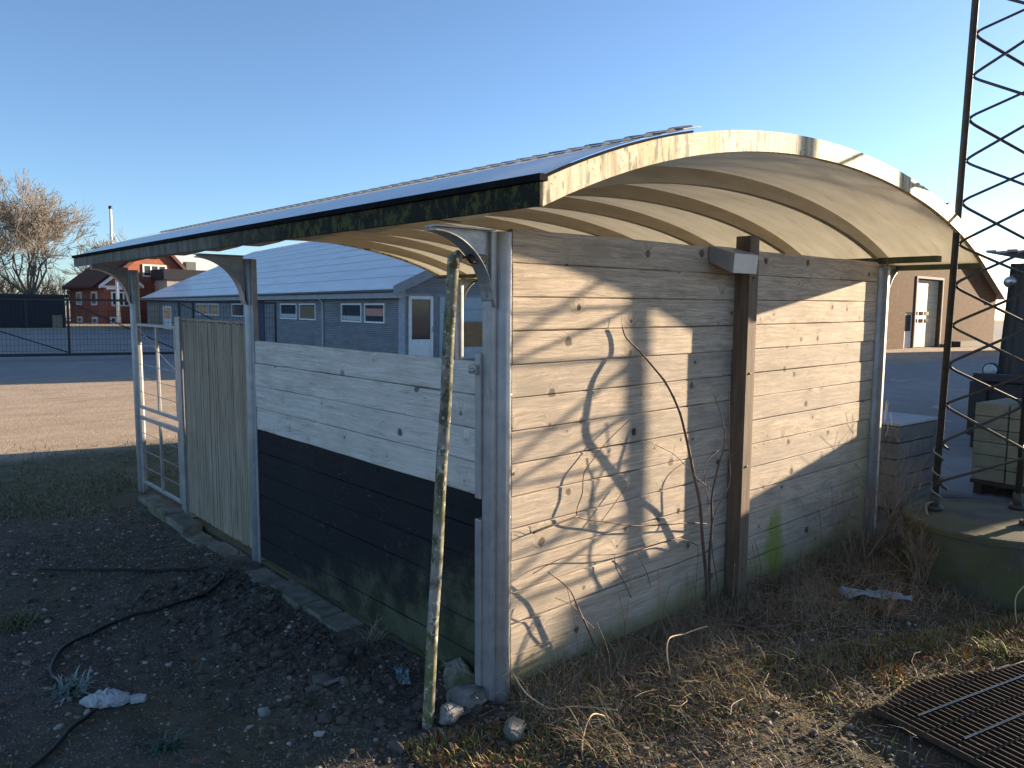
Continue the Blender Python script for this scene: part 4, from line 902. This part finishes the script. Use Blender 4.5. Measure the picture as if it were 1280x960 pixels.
# twiggy bushes near the right post and the footing
def twig_bush(x, y, label, h, n, seed, r=.005, dep=3, sprd=.5):
    b = empty('twiggy_bush', (x, y, gz(x, y)), label, 'shrub'); rn = random.Random(seed); mm = MB()
    for k in range(n): grow(mm, Vector((rn.uniform(-.12, .12), rn.uniform(-.06, .06), -.02)), Vector((rn.uniform(-.5, .5), rn.uniform(-.35, .2), 1)).normalized(), h * rn.uniform(.25, .42), r, dep, rn, 4, .06, sprd, 3, .6, .0012, 3)
    mm.build('stems', mat('light_twig', (.34, .25, .17), (.22, .16, .11), 10, bump=0) if 'light_twig' not in bpy.data.materials else bpy.data.materials['light_twig'], b, fix=False); return b
twig_bush(3.95, -.28, 'fine twiggy bush in front of the right shelter post', 1.05, 10, 3)
twig_bush(3.35, -.30, 'low twiggy bush at the foot of the gable near the right end', .75, 7, 5)
twig_bush(3.25, -.75, 'brown dead bush beside the concrete ring', .45, 14, 6, .004)
twig_bush(4.6, .05, 'sparse twigs between the right post and the grey slab stack', .8, 7, 7)

# ------------------------------------------------------------------ ground cover
def blades(n, region, hfun, mats, seed, wid=.003, curl=.6, flat=.3):
    rn = random.Random(seed); M = MB(); c = 0; tries = 0
    while c < n and tries < n * 12:
        tries += 1; x, y = region(rn)
        if x is None: continue
        L = hfun(rn, x, y); a = rn.uniform(0, 2 * math.pi); d = Vector((math.cos(a), math.sin(a), 0)); el = rn.uniform(flat, 1.4)
        p = Vector((x, y, gz(x, y) - .004)); v = d * math.cos(el) + Vector((0, 0, math.sin(el))); s = Vector((-d.y, d.x, 0)) * wid * rn.uniform(.6, 1.4); vs = []
        K = 4
        for i in range(K):
            k = 1 - i / (K - .5); vs += [p - s * k, p + s * k]
            p = p + v * (L / (K - 1)); v = (v + Vector((d.x * .25, d.y * .25, -curl)) * (.5) + Vector((rn.uniform(-.2, .2), rn.uniform(-.2, .2), 0))).normalized()
            g0 = gz(p.x, p.y) + .004
            if p.z < g0: p.z = g0; v.z = abs(v.z) * .3
        M.add(vs, [(2 * i, 2 * i + 1, 2 * i + 3, 2 * i + 2) for i in range(K - 1)], rn.randrange(len(mats)), True); c += 1
    return M
def leafy(name, c, c2=None): 
    return mat(name, c, c2, 30, rough=.8, bump=0)
straw = leafy('dry_straw', (.36, .28, .165)); brownb = leafy('dead_brown', (.20, .14, .09)); greyb = leafy('dead_grey', (.30, .26, .20)); mossg = leafy('moss_green', (.11, .12, .035)); rust = leafy('rusty_leaf', (.24, .10, .035)); lime = leafy('fresh_green', (.22, .30, .05)); gr1 = leafy('grass_green', (.13, .15, .055)); gr2 = leafy('grass_dull', (.22, .20, .12))
def reg_gable(rn):
    x = rn.uniform(.0, 5.6); y = -abs(rn.gauss(0, .55)) - .03
    if (x - 3.86) ** 2 + (y + 1.03) ** 2 < .6 ** 2 or y < -2.1: return None, None
    if noise.noise(Vector((x * 2.3, y * 2.3, 5))) < rn.uniform(-.6, .25): return None, None
    return x, y
tag(blades(26000, reg_gable, lambda r, x, y: r.uniform(.04, .20) * (1.3 if y > -.3 else 1), [straw, brownb, greyb, brownb, greyb, mossg], 31, .0016, .8, .1).build('dry_grass', [straw, brownb, greyb, brownb, greyb, mossg], fix=False), 'tangle of dead grey and brown grass along the gable wall', 'dry grass', kind='stuff')
def reg_strip(rn):
    x = rn.uniform(-.6, 3.8); y = -.36 * x - .22 - abs(rn.gauss(0, .26))
    if (x - 3.86) ** 2 + (y + 1.03) ** 2 < .6 ** 2 or (x > 1.2 and y < -.235 * (x - 1.2) - 1.42): return None, None
    if noise.noise(Vector((x * 2.8, y * 2.8, 15))) < rn.uniform(-.5, .2): return None, None
    return x, y
orng = leafy('orange_leaf', (.40, .17, .04)); ylw = leafy('yellow_moss', (.40, .36, .09))
tag(blades(19000, reg_strip, lambda r, x, y: r.uniform(.012, .055), [mossg, lime, ylw, rust, orng, straw, brownb, brownb], 32, .0040, .35, .5).build('low_weeds', [mossg, lime, ylw, rust, orng, straw, brownb, brownb], fix=False), 'low mossy weeds and rusty leaves in the sunlit strip at the lower right', 'weeds', kind='stuff')
def reg_left(rn):
    x = rn.uniform(-3.5, 2.0); y = 4.6 + abs(rn.gauss(0, 1.8))
    if y > 9.6 or (0 < x and y < 6.1): return None, None
    if noise.noise(Vector((x * 1.2, y * 1.2, 25))) < rn.uniform(-.25, .45): return None, None
    return x, y
tag(blades(16000, reg_left, lambda r, x, y: r.uniform(.025, .075), [gr1, gr2, greyb, straw], 33, .005, .7, .1).build('grass', [gr1, gr2, greyb, gr1], fix=False), 'patchy short grass between the shelter and the sunlit sand', 'grass', kind='stuff')
def reg_fg(rn):
    x = rn.uniform(-2.6, -.2); y = rn.uniform(-.6, 4.5)
    if noise.noise(Vector((x * 1.6, y * 1.6, 45))) < rn.uniform(.05, .5): return None, None
    return x, y
tag(blades(4500, reg_fg, lambda r, x, y: r.uniform(.012, .05), [mossg, gr2, gr1, greyb], 34, .0025, .5, .2).build('moss_tufts', [mossg, gr2, gr1, greyb], fix=False), 'sparse moss and grass tufts on the dark soil at the lower left', 'moss', kind='stuff')
def tuft(x, y, n, h, mats, seed, name, label, cat, wid=.004, curl=.7, rad=.1):
    def rg(rn): a = rn.uniform(0, 6.28); r_ = rad * math.sqrt(rn.random()); return x + r_ * math.cos(a), y + r_ * math.sin(a)
    o = blades(n, rg, lambda r, a, b: r.uniform(.5, 1) * h, mats, seed, wid, curl, .15).build(name, mats, fix=False); return tag(o, label, cat)
tuft(-1.60, 2.55, 130, .16, [gr1, gr2], 51, 'grass_clump', 'green grass clump lying on the soil at the left edge', 'grass clump', .005, .9, .09)
tuft(-1.56, 1.42, 110, .12, [leafy('frosty_leaf', (.34, .40, .35)), leafy('frosty_leaf_dark', (.15, .20, .17))], 52, 'frosty_plant', 'bluish frosted plant inside the bend of the hose', 'plant', .008, .9, .08)
tuft(-1.35, .62, 60, .10, [leafy('sea_green_leaf', (.09, .15, .11))], 53, 'rosette_plant', 'small blue-green rosette near the lower left corner', 'plant', .009, .9, .04)
tuft(-.10, .98, 70, .20, [straw, greyb], 58, 'dry_tuft', 'straw-coloured dry tuft growing against the black boards', 'dry tuft', .0028, .6, .05)
tuft(2.40, -.88, 90, .26, [rust, straw, brownb], 54, 'dry_fern', 'dry rust-coloured fern standing in front of the footing', 'fern', .005, .3, .04)
tuft(1.72, -1.16, 110, .09, [orng, rust, ylw], 56, 'rusty_tuft', 'orange-brown tuft of dead leaves in the sunlit strip below the footing', 'tuft', .006, .5, .12)
tuft(2.55, -1.42, 120, .10, [lime, straw, mossg], 55, 'weed_tuft', 'bright green and yellow weed tuft at the edge of the sunlit strip', 'weed', .006, .6, .10)
# (pale stalks)
# pale bent stalks in the foreground
stalk_m = mat('pale_stalk', (.50, .40, .27), (.38, .29, .18), 20, bump=0)
for k, (P, r, lab) in enumerate([
    ([(.72, -.52, 0), (.70, -.50, .14), (.74, -.48, .20), (.86, -.46, .185), (1.02, -.45, .165), (1.10, -.47, .16)], .0036, 'pale hooked stalk arching up from the weeds in the middle'),
    ([(.0, -.12, .18), (.02, -.20, .10), (.08, -.28, .05), (.16, -.34, .05), (.26, -.42, .04), (.30, -.52, .06)], .0036, 'pale bramble stem running down from the corner post'),
    ([(.24, -.50, .04), (.12, -.52, .10), (.02, -.56, .04), (-.04, -.62, .0)], .0036, 'thin arched bramble runner at the bottom centre'),
    ([(-.02, -.06, .15), (.10, -.10, .21), (.22, -.14, .26)], .0036, 'straight pale stalk leaning against the foot of the gable'),
    ([(3.02, -1.42, .02), (3.04, -1.40, .18), (3.14, -1.44, .26), (3.3, -1.48, .24)], .0036, 'pale bent stalk at the right edge beyond the grating')]):
    o = MB().tube([(p.x, p.y, p.z + gz(p.x, p.y)) for p in smooth_path(P, 7)], r, 6).build('dry_stalk', stalk_m); tag(o, lab, 'stalk')
m = MB(); rnd = random.Random(61)
for k in range(42):
    x = rnd.uniform(.15, 3.7); y = rnd.uniform(-.34, -.05); L = rnd.uniform(.15, .5); a = rnd.uniform(-.5, .5)
    p = Vector((x, y, gz(x, y))); P = [p, p + Vector((a * L * .3, -.02, L * .5)), p + Vector((a * L, rnd.uniform(-.05, .03), L))]
    m.tube(smooth_path(P, 4), [.0022] * 9, 4)
tag(m.build('thin_stalks', [brownb], fix=False), 'scattered thin upright dead stalks along the foot of the gable', 'stalks', kind='stuff')
# pebbles, clods and leaf litter
import bmesh
def scatter(n, region, size, mats, seed, name, label, cat, squash=.6):
    rn = random.Random(seed); bm = bmesh.new(); bmesh.ops.create_icosphere(bm, subdivisions=1, radius=1); V = [v.co.copy() for v in bm.verts]; F = [tuple(v.index for v in f.verts) for f in bm.faces]; bm.free()
    vv = []; ff = []; mi = []; c = 0; tries = 0
    while c < n and tries < n * 10:
        tries += 1; x, y = region(rn)
        if x is None: continue
        s = size(rn); q = Matrix.Rotation(rn.uniform(0, 6.3), 3, 'Z') @ Matrix.Rotation(rn.uniform(-.6, .6), 3, 'X'); sx, sy, sz = s * rn.uniform(.8, 1.4), s * rn.uniform(.6, 1), s * rn.uniform(.4, .8)
        o_ = Vector((x, y, gz(x, y) + s * .12)); b = len(vv)
        for v in V: k = rn.uniform(.8, 1.15); vv.append(tuple(q @ Vector((v.x * sx * k, v.y * sy * k, v.z * sz * k)) + o_))
        ff += [tuple(i + b for i in f) for f in F]; mi += [rn.randrange(len(mats))] * len(F); c += 1
    M = MB(); M.v = vv; M.f = ff; M.m = mi; M.sm = [False] * len(ff)
    return tag(M.build(name, mats, fix=False), label, cat, kind='stuff')
pb = [mat('pebble_%s' % k, c, None, 20, bump=0, rough=.85) for k, c in dict(dark=(.12, .098, .08), mid=(.20, .17, .135), warm=(.30, .235, .17), grey=(.46, .41, .36), soil=(.10, .078, .06), earth=(.07, .054, .042)).items()]
def reg_peb(rn):
    x = rn.uniform(-2.7, -.03); y = rn.uniform(-1.6, 5.2)
    if rn.random() < .35: x = rn.uniform(-1.6, 2.6); y = rn.uniform(-2.0, -.1); 
    if noise.noise(Vector((x * 1.1, y * 1.1, 77))) < rn.uniform(-.8, .3): return None, None
    if -.23 < x < 0 and y > .9: return None, None
    return x, y
scatter(16000, reg_peb, lambda r: min(.022, .0035 + r.expovariate(1 / .0035)), pb, 71, 'gravel', 'fine gravel and soil crumbs over the dark ground', 'gravel')
def reg_clod(rn):
    x = -.5 + rn.gauss(0, .25); y = rn.uniform(-.3, 2.7)
    if x > -.23 and y > .9 or x > -.04: return None, None
    return x, y
scatter(1100, reg_clod, lambda r: .010 + r.expovariate(1 / .009), [pb[4], pb[5], pb[0]], 72, 'soil_clods', 'lumpy dark soil banked along the kerb blocks', 'soil')
# dead leaves
rn = random.Random(81); M = MB()
lm = [leafy('leaf_brown', (.13, .075, .04)), leafy('leaf_tan', (.24, .17, .10)), rust, leafy('leaf_dark', (.06, .04, .028))]
for i in range(2600):
    if i % 3 == 0: x = rn.uniform(-2.3, 0); y = rn.uniform(-1.2, 4)
    else: x = rn.uniform(-.3, 4.4); y = -abs(rn.gauss(0, .6)) - .03
    if (x - 3.86) ** 2 + (y + 1.03) ** 2 < .62 ** 2 or (x > -.23 and x < 0 and y > .9): continue
    s = rn.uniform(.008, .026); a = rn.uniform(0, 6.28); c_, s_ = math.cos(a), math.sin(a); z = gz(x, y) + rn.uniform(.004, .02); cu = rn.uniform(.1, .6) * s
    pts = [(-1, 0, 0), (-.2, -.45, 1), (.5, -.35, .8), (1, 0, .2), (.5, .35, .8), (-.2, .45, 1)]
    M.add([(x + (px * c_ - py * s_) * s, y + (px * s_ + py * c_) * s, z + pz * cu) for px, py, pz in pts], [(0, 1, 5), (1, 2, 4, 5), (2, 3, 4)], rn.randrange(4))
tag(M.build('leaf_litter', lm, fix=False), 'scattered curled dead leaves on the ground around the shelter', 'leaves', kind='stuff')

# fine dead twigs tangled over the litter
rn = random.Random(91); M = MB()
for i in range(750):
    x = rn.uniform(-.1, 4.6); y = -abs(rn.gauss(0, .5)) - .04
    if (x - 3.86) ** 2 + (y + 1.03) ** 2 < .62 ** 2: continue
    p = Vector((x, y, gz(x, y) + rn.uniform(0, .03))); a = rn.uniform(0, 6.28); L = rn.uniform(.06, .28); P = [p]
    for k in range(4):
        a += rn.uniform(-.6, .6); p = p + Vector((math.cos(a), math.sin(a), rn.uniform(-.15, .4))) * L / 4; p.z = max(p.z, gz(p.x, p.y) + .004); P.append(p.copy())
    M.tube(P, [rn.uniform(.001, .0026)] * 5, 4, rn.randrange(3), cap=False)
tag(M.build('twig_litter', [greyb, brownb, straw], fix=False), 'fine dead twigs tangled on the ground in front of the gable wall', 'twigs', kind='stuff')
